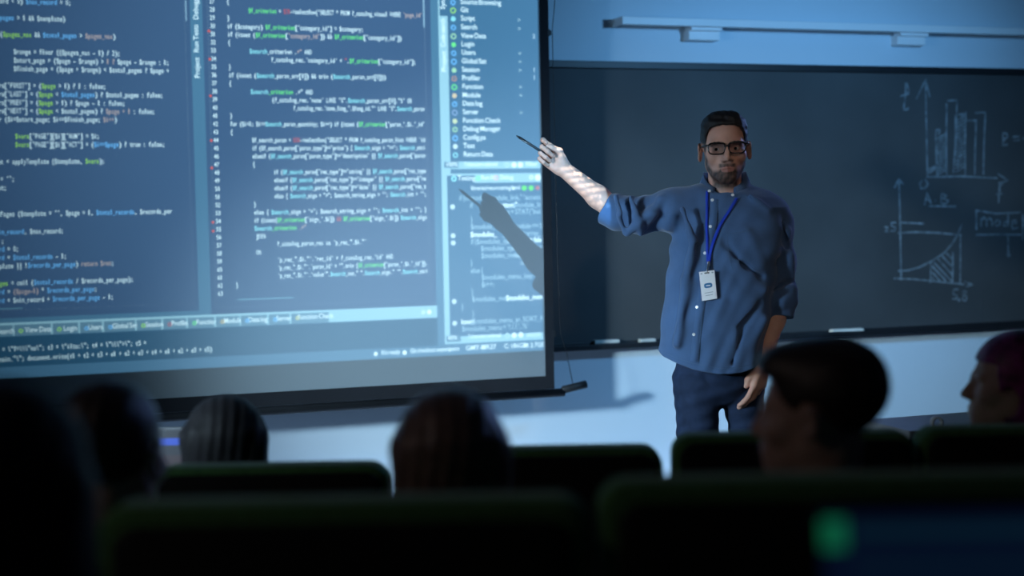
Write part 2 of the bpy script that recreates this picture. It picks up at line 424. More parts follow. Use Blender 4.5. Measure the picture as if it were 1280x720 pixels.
dot(655.2, 235.2, 11, (.12, .75, .12)); dot(663.8, 235.2, 11, (.12, .75, .12)); dot(671.8, 235, 9, (.5, .15, .15))
D_ = (.34, .55, .66)
def code2(px, py, t, bold=False, col=None):
    sans(px, py, 38, t, col or (W_ if bold else D_), squeeze=.84)
    if bold: sans(px + .35, py, 38, t, col or W_, squeeze=.84)
code2(573.5, 248.8, "if (chmod  "); code2(606, 248.6, "'$module_link,\" ':access(){'")
code2(587, 258.2, "if"); code2(619, 257.8, "\"button,\"", True); code2(641, 257.4, "$module_link[1]:")
code2(624, 266.2, "area = STAT(\"button,\" $module")
code2(588, 275.8, '}'); code2(588, 284.8, '$module_'); code2(637, 284.0, '$module == $module_')
code2(587.5, 294.6, '$modules_', True); code2(641, 293.4, 'key', True); code2(652, 293, '= array_shortcut', False)
for _px, _py, _t in ((622, 285, "_menu"), (627, 294, "_menu"), (630, 302.6, "_shortc"), (636, 311.4, "_shortcu"), (643, 320.4, "key = $m"), (650, 329.4, "out = s"), (659, 338.4, "= sh")):
    code2(_px, _py, _t, True, (.30, .46, .56))
code2(588, 303.6, 'if ($modules_menu'); code2(657, 301.2, '== false', True)
code2(600.5, 312, '$modules_menu_arr, \'shortcut_key\''); code2(601, 321, '$modules_menu_int = \'shortcut\'')
code2(588, 330, '}'); code2(588, 339.6, 'else {'); code2(601.5, 348, '$modules_menu_key = $i;'); code2(601.5, 357, '$i++;')
code2(589, 366, '}'); code2(589.5, 375.4, '$modules_menu_ar ['); code2(632, 373.8, '$modules_menu_key]', True)
code2(576.5, 385, '}'); code2(590, 393.6, '}'); code2(576, 403.6, 'ksort', True); code2(588, 403.2, '($modules_menu_ar, SORT_NUMERIC)')
code2(577, 412.6, "$modules_menu = '?.?.?.'..'%'")
for px, py in ((565.6, 258.8), (566.2, 294.8), (566.5, 303.8), (567.6, 377), (568.2, 404.3)): dot(px, py, 10, (.6, .8, .85))
fill(xe0, sp(600, 428)[1], xr, zbot, BAR)
rect(558, 420, 576, 427, (.12, .26, .36)); sans(560, 423.3, 28, '60%'); sans(585, 421.6, 30, '7 characters selected', squeeze=.7)
dot(634, 419.6, 11, (.5, .75, .8), 1, 6); dot(642.6, 419.2, 11, W_); dot(651, 418.7, 11, W_); rect(658, 416.2, 676, 420.5, (.5, .75, .8))

img = bpy.data.images.new('projector_slide', TW, TH, alpha=True, float_buffer=True)
img.colorspace_settings.name = 'Non-Color'
buf = np.ones((TH, TW, 4), np.float32); buf[..., :3] = slide
img.pixels.foreach_set(buf.ravel())
img.update(); img.pack()

ld = projector_lamp.data; ld.use_nodes = True; nt = ld.node_tree
em = nt.nodes.get('Emission') or nt.nodes.new('ShaderNodeEmission')
geo = nt.nodes.new('ShaderNodeNewGeometry'); sx_ = nt.nodes.new('ShaderNodeSeparateXYZ')
nt.links.new(geo.outputs['Incoming'], sx_.inputs[0])
def mth(op, a, b):
    n = nt.nodes.new('ShaderNodeMath'); n.operation = op
    for k, v in enumerate((a, b)):
        if hasattr(v, 'type'): nt.links.new(v, n.inputs[k])
        else: n.inputs[k].default_value = v
    return n.outputs[0]
dY = SCREEN_Y - PROJ.y
qx = mth('DIVIDE', sx_.outputs[0], sx_.outputs[1]); qz = mth('DIVIDE', sx_.outputs[2], sx_.outputs[1])
u = mth('ADD', mth('MULTIPLY', qx, dY / (PX1 - PX0)), (PROJ.x - PX0) / (PX1 - PX0))
v = mth('ADD', mth('MULTIPLY', qz, dY / (PZ1 - PZ0)), (PROJ.z - PZ0) / (PZ1 - PZ0))
cb = nt.nodes.new('ShaderNodeCombineXYZ'); nt.links.new(u, cb.inputs[0]); nt.links.new(v, cb.inputs[1])
ti = nt.nodes.new('ShaderNodeTexImage'); ti.image = img; ti.extension = 'CLIP'; ti.interpolation = 'Linear'
nt.links.new(cb.outputs[0], ti.inputs[0]); nt.links.new(ti.outputs['Color'], em.inputs['Color'])
em.inputs['Strength'].default_value = 1.0
out = [n for n in nt.nodes if n.type == 'OUTPUT_LIGHT'][0]
nt.links.new(em.outputs[0], out.inputs[0])
# ------------------------------------------------------------------ room shell
M_wall = mat('painted_wall', (.62, .72, .80), .55, .35, var=.015, vscale=3, bump=.05, bscale=60)
M_floor = mat('dark_carpet', (.05, .055, .06), .95, .1, var=.2, vscale=40, bump=.4, bscale=400)
M_black = mat('black_frame', (.012, .013, .016), .45, .4, var=.1)
M_board = mat('chalkboard_slate', (.060, .064, .068), .62, .25, var=.22, vscale=1.6)
M_screen = mat('grey_screen_cloth', (.25, .295, .33), .9, .05, var=.008, vscale=4)
M_border = mat('black_screen_border', (.018, .020, .026), .8, .2, var=.1)
M_rail = mat('white_enamel', (.82, .84, .86), .4, .5, var=.01)
M_chalk = mat('chalk', (.17, .20, .22), .95, .1, var=.45, vscale=45)
M_pale = mat('pale_plastic', (.55, .55, .52), .6, .3, var=.1, vscale=30)
M_dark = mat('dark_plastic', (.02, .022, .026), .5, .4, var=.1)

tag(box('wall_front', (-3.2, 0, -.5), (7.0, .12, 3.2), M_wall), kind='structure')
tag(box('wall_left', (-3.32, -8.0, -.5), (-3.2, .12, 3.2), M_wall), kind='structure')
M_ceil = mat('grey_ceiling', (.30, .32, .34), .9, .1, var=.04)
tag(box('ceiling', (-3.2, -8.0, 3.2), (7.0, .12, 3.3), M_ceil), kind='structure')
# stage for the speaker, and the lower floor the audience sits on with two tiers
tag(box('floor', (-3.2, -8.0, -.60), (7.0, .0, -.24), M_floor), kind='structure')
tag(box('trim_1', (-3.2, -1.76, -.24), (7.0, 0, 0), M_floor), kind='structure')
tag(box('baseboard_front', (-3.2, -.015, 0), (7.0, 0, .10), M_black), kind='structure')

# ------------------------------------------------------------------ chalkboard
def wx(px, py, y): return hit(px, py, y)
board = empty('chalkboard', (3.4, -.03, .87))
tag(board, 'long dark slate chalkboard in a black frame behind the speaker', 'chalkboard')
zt, zbt = 2.085, .885
def child(o, parent):
    o.parent = parent; o.matrix_parent_inverse = Matrix.Translation(parent.location).inverted(); return o
BX0, BX1 = 1.78, 5.6
child(box('slate', (BX0, -.030, zbt - .01), (BX1, -.001, zt + .01), M_board), board)
fr = bmesh.new()
bm_box(fr, (BX0 - .02, -.045, zt), (BX1 + .02, -.001, zt + .032)); bm_box(fr, (BX0 - .02, -.045, zbt - .03), (BX0 + .01, -.001, zt)); bm_box(fr, (BX1 - .01, -.045, zbt - .03), (BX1 + .02, -.001, zt))
child(from_bm('frame', fr, M_black, None, bevel=.003), board)
bm = bmesh.new(); bm_box(bm, (BX0 - .02, -.075, zbt - .030), (BX1 + .02, -.001, zbt - .018)); bm_box(bm, (BX0 - .02, -.080, zbt - .030), (BX1 + .02, -.073, zbt - .006)); bm_box(bm, (BX0 - .02, -.032, zbt - .020), (BX1 + .02, -.001, zbt - .001))
child(from_bm('chalk_tray', bm, M_black, None, bevel=.002), board)

def chalk_marks(name, strokes, width):
    """flat chalk strokes on the slate: poly-lines measured in the photo, laid on the board plane"""
    bm = bmesh.new(); yb = -.0304
    for si, st in enumerate(strokes):
        w = width
        pts = [hit(px, py, yb) for px, py in st]
        q = []
        for a, b in zip(pts, pts[1:]):
            n = max(2, int(np.linalg.norm(b - a) / .02))
            for k in range(n): q.append(a + (b - a) * k / n)
        q.append(pts[-1]); q = np.array(q); prev = None
        for i, p in enumerate(q):
            t = q[min(i + 1, len(q) - 1)] - q[max(i - 1, 0)]; L = math.hypot(t[0], t[2]) or 1
            nrm = np.array([-t[2] / L, 0, t[0] / L]); ww = w * (.75 + .5 * random.random()) * .5
            yy = np.array([0, -.00004 * (si % 9), 0])
            a_, b_ = bm.verts.new(p + nrm * ww + yy), bm.verts.new(p - nrm * ww + yy)
            if prev: bm.faces.new([prev[0], a_, b_, prev[1]])
            prev = (a_, b_)
    return child(from_bm(name, bm, M_chalk, None), board)
z8 = lambda *p: [(1090 + x / 4.5, 80 + y / 4.5) for x, y in p]
z1 = lambda *p: [(1090 + x / 4.0, 220 + y / 4.0) for x, y in p]
bar_chart = [z8((190, 105), (188, 180), (180, 235), (178, 258), (200, 255), (206, 245)), z8((160, 180), (210, 168)), z8((195, 105), (208, 150), (200, 168)),
  z8((302, 85), (304, 250), (308, 450), (312, 640)), z8((250, 195), (302, 88), (325, 185)),
  z8((310, 636), (500, 632), (705, 642)), z8((708, 618), (765, 655), (712, 672)),
  z8((420, 222), (418, 400), (420, 628)), z8((424, 206), (478, 204), (475, 330), (458, 612)), z8((476, 285), (526, 282)), z8((528, 268), (524, 450), (524, 628)),
  z8((530, 318), (590, 318)), z8((586, 318), (580, 470), (578, 620)), z8((580, 275), (638, 272), (630, 450), (626, 622)),
  z8((358, 400), (362, 370), (382, 368), (375, 400)), z8((358, 400), (362, 520), (366, 630)),
  z8((470, 285), (470, 430), (466, 520)),
  z8((290, 648), (268, 672), (275, 700), (300, 698), (315, 675), (300, 650), (280, 655)),
  z8((738, 385), (760, 395), (762, 410), (742, 425), (738, 460), (762, 452)), z8((738, 385), (736, 462)), z8((792, 410), (830, 408)), z8((795, 430), (830, 428)), z8((848, 420), (858, 418))]
hatch = []
for k in range(13): hatch.append(z8((366, 420 + k * 17), (415, 392 + k * 17)))
for k in range(16): hatch.append(z8((472, 322 + k * 19), (522, 290 + k * 19)))
for k in range(3): hatch.append(z8((320, 615 - k * 12), (358, 590 - k * 8)))
curve = [z1((135, 30), (140, 200), (146, 520)), z1((112, 60), (134, 15), (156, 42)), z1((108, 512), (200, 515), (300, 525), (460, 542)), z1((462, 528), (505, 545), (470, 552)),
  z1((130, 285), (220, 280), (330, 284), (448, 296)), z1((130, 475), (180, 472), (240, 455), (300, 425), (360, 385), (400, 340), (430, 290), (450, 240)),
  z1((442, 290), (442, 420), (440, 540)), z1((294, 430), (292, 535)), z1((404, 380), (404, 460), (402, 535)), z1((135, 232), (260, 238)),
  z1((300, 450), (370, 525)), z1((310, 432), (400, 528)), z1((330, 415), (402, 495)), z1((350, 400), (402, 455)), z1((370, 385), (402, 415)), z1((300, 480), (345, 530)), z1((300, 505), (320, 530))]
letters = [z1((262, 145), (275, 85), (295, 138)), z1((266, 120), (290, 118)), z1((316, 122), (318, 124)), z1((348, 88), (345, 138), (370, 138), (384, 122), (352, 112), (372, 100), (350, 86)),
  z1((285, 150), (420, 152)), z1((655, 40), (638, 50), (636, 90), (632, 135)), z1((622, 92), (655, 88)),
  z1((62, 255), (80, 255), (66, 278), (84, 276)), z1((120, 232), (98, 234), (96, 250), (116, 256), (114, 275), (94, 274)),
  z1((432, 566), (408, 568), (406, 590), (424, 598), (424, 614), (402, 614)), z1((436, 612), (434, 628)), z1((474, 580), (455, 575), (456, 592), (474, 604), (468, 624), (452, 620), (456, 600), (474, 582)),
  z1((521, 168), (522, 270)), z1((521, 172), (620, 188), (745, 182)), z1((520, 294), (640, 292), (755, 294)), z1((752, 190), (754, 318)),
  z1((544, 205), (546, 255)), z1((546, 225), (560, 205), (572, 220), (574, 252)), z1((574, 225), (588, 208), (600, 225), (602, 250)),
  z1((628, 218), (614, 232), (622, 250), (638, 244), (640, 226), (628, 218)), z1((680, 195), (680, 250)), z1((680, 228), (662, 230), (660, 248), (680, 248)),
  z1((698, 240), (722, 236), (718, 222), (702, 224), (698, 250), (706, 266), (728, 258)), z1((757, 195), (757, 255)), z1((680, 300), (682, 405)), z1((672, 388), (682, 405), (692, 390))]
chalk_marks('chalk_drawing', bar_chart[3:16] , .0085)
chalk_marks('chalk_writing', bar_chart[:3], .0085); chalk_marks('chalk_writing', bar_chart[16:17], .0085); chalk_marks('chalk_writing', bar_chart[17:19], .0085); chalk_marks('chalk_writing', bar_chart[19:], .0085)
chalk_marks('chalk_hatching', hatch[:13], .0065); chalk_marks('chalk_hatching', hatch[13:29], .0065); chalk_marks('chalk_hatching', hatch[29:], .0065)
chalk_marks('chalk_drawing', curve, .0085)
for i0, i1 in ((0, 5), (5, 7), (7, 9), (9, 12), (12, len(letters))): chalk_marks('chalk_writing', letters[i0:i1], .0085)

# things lying in the chalk tray
def tray_item(name, px0, px1, h, y0, y1, m, label, cat, bev=.004):
    x0 = hit(px0, 428, -.06)[0]; x1 = hit(px1, 428, -.06)[0]; z0 = zbt - .0175
    o = box(name, (x0 - (x0 + x1) / 2, y0, 0), (x1 - (x0 + x1) / 2, y1, h), m, None, bev); o.location = ((x0 + x1) / 2, 0, z0)
    return tag(o, label, cat)
def eraser(px0, px1, label, m):
    x0 = hit(px0, 428, -.06)[0]; x1 = hit(px1, 428, -.06)[0]; z0 = zbt - .0175
    r = empty('board_eraser', ((x0 + x1) / 2, -.052, z0)); w = (x1 - x0) / 2
    box('felt_pad', (-w, -.016, 0), (w, .016, .012), M_dark, r, .003); box('grip', (-w + .002, -.014, .012), (w - .002, .014, .028), m, r, .004)
    tag(r, label, 'eraser'); return r
eraser(742.5, 775, 'pale board eraser in the chalk tray beside the projection screen', M_pale)
tray_item('chalk_box', 800, 819, .024, -.069, -.036, M_pale, 'small pale chalk box in the tray just left of the speaker', 'box')
tray_item('chalk_box', 1040, 1079, .022, -.069, -.036, mat('white_card', (.75, .72, .66), .8, .2, var=.05), 'long whitish chalk box in the tray right of the speaker', 'box')

# ------------------------------------------------------------------ lamp rail over the board
rail = empty('wall_rail', (3.6, -.06, 2.29)); tag(rail, 'long white rail lamp mounted on the wall above the chalkboard', 'wall rail')
child(box('rail_body', (2.492, -.112, 2.2700), (5.6, -.078, 2.3035), M_rail, None, .002), rail)
child(box('end_cap', (2.488, -.113, 2.269), (2.493, -.0005, 2.3045), M_rail, None, .001), rail)
child(box('mounting_plate', (2.493, -.079, 2.296), (5.6, -.0005, 2.303), M_rail, None, .001), rail)
for xa, xb in ((2.832, 2.985), (3.915, 4.068), (4.998, 5.151)):
    bm = bmesh.new(); bm_box(bm, (xa, -.060, 2.216), (xb, -.0005, 2.262)); bm_box(bm, (xa, -.085, 2.255), (xb, -.02, 2.272))
    child(from_bm('bracket', bm, M_rail, None, bevel=.003), rail)

# ------------------------------------------------------------------ projection screen
screen = empty('projection_screen', (.5, SCREEN_Y, .70)); tag(screen, 'large pull-down projection screen showing lines of program code', 'projection screen')
SXR, SZB, SZT = 2.037, .7815, 2.74
SXL = -1.10
child(box('screen_cloth', (SXL, SCREEN_Y, SZB), (SXR, SCREEN_Y + .002, SZT), M_screen), screen)
XO = 2.0755
bm = bmesh.new()
bm_box(bm, (SXR, SCREEN_Y - .001, SZB - .055), (XO, SCREEN_Y + .003, SZT + .05)); bm_box(bm, (SXL - .04, SCREEN_Y - .001, SZB - .055), (SXL, SCREEN_Y + .003, SZT + .05))
bm_box(bm, (SXL, SCREEN_Y - .001, SZB - .055), (SXR, SCREEN_Y + .003, SZB)); bm_box(bm, (SXL, SCREEN_Y - .001, SZT), (SXR, SCREEN_Y + .003, SZT + .05))
bm_box(bm, (SXL - .04, SCREEN_Y + .0035, SZB - .055), (XO, SCREEN_Y + .0050, SZT + .05))
child(from_bm('border', bm, M_border, None), screen)
zbar = .7085
child(tube('bottom_bar', [(SXL - .08, SCREEN_Y, zbar), (2.118, SCREEN_Y, zbar)], .0175, M_dark, None, 16), screen)
h0 = hit(704, 487.3, SCREEN_Y); h1 = hit(732.5, 480.3, SCREEN_Y)
child(tube('bar_end', [h0 + (h0 - h1) * .05, h0, (h0 + h1) / 2, h1], [.012, .0165, .0165, .0165], M_dark, None, 16), screen)
child(tube('tension_cord', [hit(695, -30, SCREEN_Y), hit(692.8, 10, SCREEN_Y), hit(690.3, 37, SCREEN_Y), hit(690.8, 60, SCREEN_Y), hit(694, 200, SCREEN_Y), hit(697.5, 330, SCREEN_Y), hit(700.5, 415, SCREEN_Y), hit(708, 440, SCREEN_Y), hit(716.5, 482, SCREEN_Y)], .0016, M_black, None, 6), screen)
for py in (41, 417):
    p = hit(688.5 if py < 100 else 697, py, SCREEN_Y); xx = XO
    bm = bmesh.new()
    v = [bm.verts.new((a, SCREEN_Y - .002 + e, p[2] + b)) for e in (0, .004) for a, b in ((xx - .004, .018), (xx + .012, .008), (xx + .012, -.008), (xx - .004, -.018))]
    bm.faces.new([v[0], v[1], v[2], v[3]]); bm.faces.new([v[7], v[6], v[5], v[4]])
    for k in range(4): bm.faces.new([v[k], v[k + 4], v[(k + 1) % 4 + 4], v[(k + 1) % 4]])
    child(from_bm('cord_tab', bm, M_dark, None), screen)
child(box('screen_case', (SXL - .10, SCREEN_Y - .05, 2.79), (XO + .05, SCREEN_Y + .07, 2.93), M_rail, None, .01), screen)
for x in (SXL + .2, XO - .2):
    child(box('wall_bracket', (x - .02, SCREEN_Y + .06, 2.84), (x + .02, -.0005, 2.88), M_rail, None, .003), screen)
# the ceiling projector above the audience
pj = empty('ceiling_projector', (PROJ.x, PROJ.y, PROJ.z)); tag(pj, 'white ceiling projector hanging above the audience', 'projector')
box('case', (-.18, -.40, -.06), (.18, -.075, .07), M_rail, pj, .02)
tube('lens_barrel', [(0, -.09, 0), (0, -.02, 0)], .035, M_dark, pj, 24)
tube('ceiling_pole', [(0, -.22, .06), (0, -.22, .68)], .02, M_rail, pj, 16)
# ------------------------------------------------------------------ smooth solid modelling (signed distance fields, meshed with surface nets)
def V(*a): return np.array(a, float)
def unit(v): v = np.asarray(v, float); return v / (np.linalg.norm(v) + 1e-12)
def smin(a, b, k):
    h = np.maximum(k - np.abs(a - b), 0) / k
    return np.minimum(a, b) - h * h * k * .25
def smax(a, b, k): return -smin(-a, -b, k)
def rc(p, a, b, ra, rb):
    ba = b - a; h = np.clip((p - a) @ ba / max(ba @ ba, 1e-12), 0, 1)
    d = p - a - h[:, None] * ba
    return np.sqrt((d * d).sum(1)) - (ra + (rb - ra) * h)
def ell(p, c, r, R=None):
    q = p - c
    if R is not None: q = q @ R
    r = np.asarray(r, float)
    k0 = np.sqrt(((q / r) ** 2).sum(1)); k1 = np.sqrt(((q / (r * r)) ** 2).sum(1)) + 1e-9
    return k0 * (k0 - 1) / k1
def rbox(p, c, h, r, R=None):
    q = p - c
    if R is not None: q = q @ R
    q = np.abs(q) - (np.asarray(h, float) - r)
    return np.sqrt((np.maximum(q, 0) ** 2).sum(1)) + np.minimum(q.max(1), 0) - r
def near(f, c, R):
    """evaluates f only for points within R of c, a safe lower bound elsewhere"""
    def g(p):
        d = np.sqrt(((p - c) ** 2).sum(1)) - R
        out = np.maximum(d, .03) + .02; m = d < .03
        if m.any(): out[m] = f(p[m])
        return out
    return g
def chain(p, pts, rad, k):
    f = None
    for a, b, ra, rb in zip(pts, pts[1:], rad, rad[1:]):
        g = rc(p, a, b, ra, rb); f = g if f is None else smin(f, g, k)
    return f

def net(f, lo, hi, h, B=20):
    lo = np.array(lo, float); n = np.ceil((np.array(hi) - lo) / h / B).astype(int)
    I = np.stack(np.meshgrid(*[np.arange(k) for k in n], indexing='ij'), -1).reshape(-1, 3) * B
    fc = np.concatenate([f(lo + (c + B / 2) * h) for c in np.array_split(I, max(1, len(I) // 20000))])
    act = I[np.abs(fc) < B * h * .87 * 1.35 + .006]
    g = np.stack(np.meshgrid(*[np.arange(-1, B + 1)] * 3, indexing='ij'), -1).reshape(-1, 3)
    N = B + 2; VK, VP, QK = [], [], []
    NY, NZ = int(n[1] * B + 8), int(n[2] * B + 8)
    def key(c): return (c[:, 0] + 2) * NY * NZ + (c[:, 1] + 2) * NZ + (c[:, 2] + 2)
    cor = [(i, j, k) for i in (0, 1) for j in (0, 1) for k in (0, 1)]
    edges = [(a, b) for a in range(8) for b in range(a + 1, 8) if sum(abs(x - y) for x, y in zip(cor[a], cor[b])) == 1]
    for o in act:
        F = f(lo + (g + o) * h).reshape(N, N, N); S = F < 0
        if S.all() or not S.any(): continue
        cs = [F[i:N - 1 + i, j:N - 1 + j, k:N - 1 + k] for i, j, k in cor]
        cnt = sum((c < 0).astype(np.int8) for c in cs); idx = np.argwhere((cnt > 0) & (cnt < 8))
        if not len(idx): continue
        vals = np.stack([c[tuple(idx.T)] for c in cs], 1); acc = np.zeros((len(idx), 3)); m = np.zeros(len(idx))
        for a, b in edges:
            va, vb = vals[:, a], vals[:, b]; x = (va < 0) != (vb < 0)
            t = np.where(x, va / np.where(x, va - vb, 1), 0)
            pa, pb = np.array(cor[a]), np.array(cor[b])
            acc += np.where(x[:, None], pa + t[:, None] * (pb - pa), 0); m += x
        pos = idx + acc / m[:, None] - 1 + o
        VK.append(key(idx - 1 + o)); VP.append(lo + pos * h)
        for ax in range(3):
            d = [0, 0, 0]; d[ax] = 1
            A = S[1:B + 1, 1:B + 1, 1:B + 1]; Bb = S[1 + d[0]:B + 1 + d[0], 1 + d[1]:B + 1 + d[1], 1 + d[2]:B + 1 + d[2]]
            e = np.argwhere(A != Bb)
            if not len(e): continue
            s = A[tuple(e.T)]; e = e + o
            u = np.zeros(3, int); w = np.zeros(3, int); u[(ax + 1) % 3] = 1; w[(ax + 2) % 3] = 1
            q = np.stack([key(e - u - w), key(e - w), key(e), key(e - u)], 1)
            q[~s] = q[~s][:, ::-1]; QK.append(q)
    vk = np.concatenate(VK); vp = np.concatenate(VP); qk = np.concatenate(QK)
    uk, ui = np.unique(vk, return_index=True); vp = vp[ui]
    q = np.searchsorted(uk, qk)
    return vp, q
def np_mesh(name, v, q):
    me = bpy.data.meshes.new(name); me.vertices.add(len(v)); me.vertices.foreach_set('co', np.ascontiguousarray(v, np.float32).ravel())
    k = q.shape[1]
    me.loops.add(q.size); me.loops.foreach_set('vertex_index', np.ascontiguousarray(q, np.int32).ravel())
    me.polygons.add(len(q)); me.polygons.foreach_set('loop_start', np.arange(0, q.size, k, dtype=np.int32)); me.polygons.foreach_set('loop_total', np.full(len(q), k, np.int32))
    me.update(calc_edges=True); me.validate()
    return me
def solid(name, f, lo, hi, h, m, parent=None):
    v, q = net(f, lo, hi, h)
    o = link(name, np_mesh(name, v, q), m, parent, True)
    return o, v
def noise3(p, seed=0, n=6, lo=20, hi=60):
    r = np.random.RandomState(seed); s = 0
    for _ in range(n):
        k = r.normal(size=3); k *= r.uniform(lo, hi) / np.linalg.norm(k); s = s + np.sin(p @ k + r.uniform(0, 6.28))
    return s / n

# ---- head: frame origin between the eyes' height and the ears, face towards -y, z up, metres
def head_field(p, eyes=True, ears=True):
    q = p.copy(); q[:, 0] = np.abs(q[:, 0])               # symmetric
    f = ell(p, V(0, .014, .036), (.0735, .0955, .083))
    f = smin(f, ell(p, V(0, -.018, -.018), (.0600, .074, .084)), .03)
    f = smin(f, rc(q, V(.041, .006, -.052), V(.012, -.066, -.098), .021, .016), .03)
    f = smin(f, ell(p, V(0, -.072, -.098), (.022, .018, .016)), .018)
    f = smin(f, ell(q, V(.044, -.054, -.026), (.021, .026, .022)), .02)
    f = smin(f, ell(p, V(0, -.070, -.066), (.032, .026, .032)), .02)
    f = smin(f, rc(q, V(.000, -.085, .013), V(.042, -.070, .016), .0095, .008), .016)
    f = smax(f, -ell(q, V(.031, -.098, -.004), (.019, .020, .014)), .012)
    if eyes:
        lid = ell(q, V(.031, -.0705, -.003), (.0150, .0150, .0150))
        lid = smax(lid, -ell(q, V(.031, -.090, -.0035), (.0140, .014, .0060)), .002)
        f = smin(f, lid, .005)
    f = smin(f, rc(p, V(0, -.086, .006), V(0, -.1085, -.034), .0075, .0105), .010)
    f = smin(f, ell(q, V(.0115, -.097, -.039), (.0085, .0105, .0080)), .007)
    f = smax(f, -ell(q, V(.0065, -.104, -.0475), (.0038, .0060, .0040)), .003)
    lip = smin(rc(q, V(0, -.0975, -.0645), V(.020, -.0865, -.0685), .0045, .0022), rc(q, V(0, -.0955, -.0760), V(.018, -.0865, -.0705), .0058, .0024), .002)
    f = smin(f, lip, .004)
    f = smax(f, -rc(q, V(0, -.1010, -.0700), V(.015, -.0925, -.0700), .0020, .0010), .002)
    if ears:
        a = .35; Re = np.array([[math.cos(a), math.sin(a), 0], [-math.sin(a), math.cos(a), 0], [0, 0, 1]]).T
        c = V(.0815, .014, -.008)
        e = ell(q, c, (.0075, .0185, .0315), Re)
        e = smax(e, -ell(q, c + V(.008, -.006, .002), (.0065, .0110, .0200), Re), .004)
        f = smin(f, e, .010)
    return f
def head_with_neck(p, ny=.035, nz=-.17, r1=.053, r2=.060):
    f = head_field(p)
    return smin(f, rc(p, V(0, .030, -.050), V(0, ny, nz), r1, r2), .025)

# ---- hand: five bent fingers and a thumb; W wrist, a along the palm, s towards the thumb, n out of the palm
def hand_parts(W, a, s, n, curls, thumb, sc=1.0):
    a = unit(a); s = unit(s - a * (s @ a)); n_ = unit(n - a * (n @ a) - s * (n @ s)); n = n_
    T = lambda x, y, z: W + (a * x + s * y + n * z) * sc
    palm, fingers = [], []
    kn = [(.090, .031), (.094, .0105), (.089, -.0095), (.080, -.0275)]
    ln = [(.044, .026, .021), (.048, .030, .022), (.044, .028, .022), (.034, .021, .020)]
    rd = [.0092, .0094, .0088, .0078]
    for (kx, ky), L, r, cu in zip(kn, ln, rd, curls):
        palm.append((T(.006, ky * .55, 0), T(kx, ky, -.001), .0165 * sc, .0118 * sc))
        p = T(kx, ky, -.001); pts = [p]; rad = [r * 1.12 * sc]; ang = 0
        d_s = (ky - .002) * .9
        for j, (l, c) in enumerate(zip(L, cu)):
            ang += math.radians(c)
            d = a * math.cos(ang) + n * math.sin(ang) + s * d_s * (1 if j == 0 else .3)
            p = p + unit(d) * l * sc; pts.append(p); rad.append(r * (1.0, .93, .80)[j] * sc)
        fingers.append((pts, rad))
    tb = [T(*q) for q in thumb]
    return dict(palm=palm, fingers=fingers, thumb=(tb, [.0150 * sc, .0125 * sc, .0108 * sc, .0085 * sc]), c=T(.075, 0, .01), R=.13 * sc, heel=(T(.02, -.018, .008), T(.05, -.02, .006), .014 * sc, .012 * sc), ball=(T(.02, .018, .009), T(.055, .028, .007), .016 * sc, .013 * sc))
def hand_field(p, H):
    f = None
    for a, b, ra, rb in H['palm']:
        g = rc(p, a, b, ra, rb); f = g if f is None else smin(f, g, .012)
    f = smin(f, rc(p, *H['heel']), .012); f = smin(f, rc(p, *H['ball']), .012)
    base = f; out = f
    for pts, rad in H['fingers']:
        out = np.minimum(out, smin(base, chain(p, pts, rad, .004), .007))
    tp, tr = H['thumb']
    return np.minimum(out, smin(base, chain(p, tp, tr, .006), .012))
# ------------------------------------------------------------------ the speaker
def skin_material(name, tone, hair_tone=(.012, .010, .010)):
    m = mat(name, tone, .52, .35, var=.07, vscale=30, bump=.08, bscale=600)
    nt = m.node_tree; b = nt.nodes['Principled BSDF']; src = b.inputs['Base Color'].links[0].from_socket
    b.inputs['Subsurface Weight'].default_value = .06; b.inputs['Subsurface Scale'].default_value = .01
    cur = src
    for attr, col in (('lips', (tone[0] * .95, tone[1] * .55, tone[2] * .58)), ('beard', hair_tone)):
        at_ = nt.nodes.new('ShaderNodeAttribute'); at_.attribute_name = attr
        mx = nt.nodes.new('ShaderNodeMix'); mx.data_type = 'RGBA'
        nt.links.new(at_.outputs['Fac'], mx.inputs[0]); nt.links.new(cur, mx.inputs[6]); mx.inputs[7].default_value = col + (1,)
        cur = mx.outputs[2]
    nt.links.new(cur, b.inputs['Base Color'])
    return m
def set_attr(o, name, vals):
    a = o.data.attributes.new(name, 'FLOAT', 'POINT'); a.data.foreach_set('value', np.ascontiguousarray(vals, np.float32))

MD = 4.80
_g = at(905, 400, MD)
_rv = ray(905, 400)
man_rz = -math.atan2(_rv[0], _rv[1])
man_o = np.array([_g[0], _g[1], 0.0])
_c, _s = math.cos(man_rz), math.sin(man_rz)
RM = np.array([[_c, -_s, 0], [_s, _c, 0], [0, 0, 1]])      # world <- local
def M(px, py, dd=0.0):
    return (at(px, py, MD + dd) - man_o) @ RM
man = empty('person', man_o, man_rz)
tag(man, 'man standing in a blue shirt and glasses, pointing a pen at the screen', 'person')

HC = M(905.8, 186.0, -.03); hy = math.radians(4.0); hroll = math.radians(1.8); hp = math.radians(2.0)
Ry = np.array([[math.cos(hy), -math.sin(hy), 0], [math.sin(hy), math.cos(hy), 0], [0, 0, 1]])
Rr = np.array([[math.cos(hroll), 0, -math.sin(hroll)], [0, 1, 0], [math.sin(hroll), 0, math.cos(hroll)]])
RH = Ry @ Rr                                               # local <- head
HS = 1.02
def to_head(p): return (p - HC) @ RH / HS
def from_head(q): return np.asarray(q) * HS @ RH.T + HC

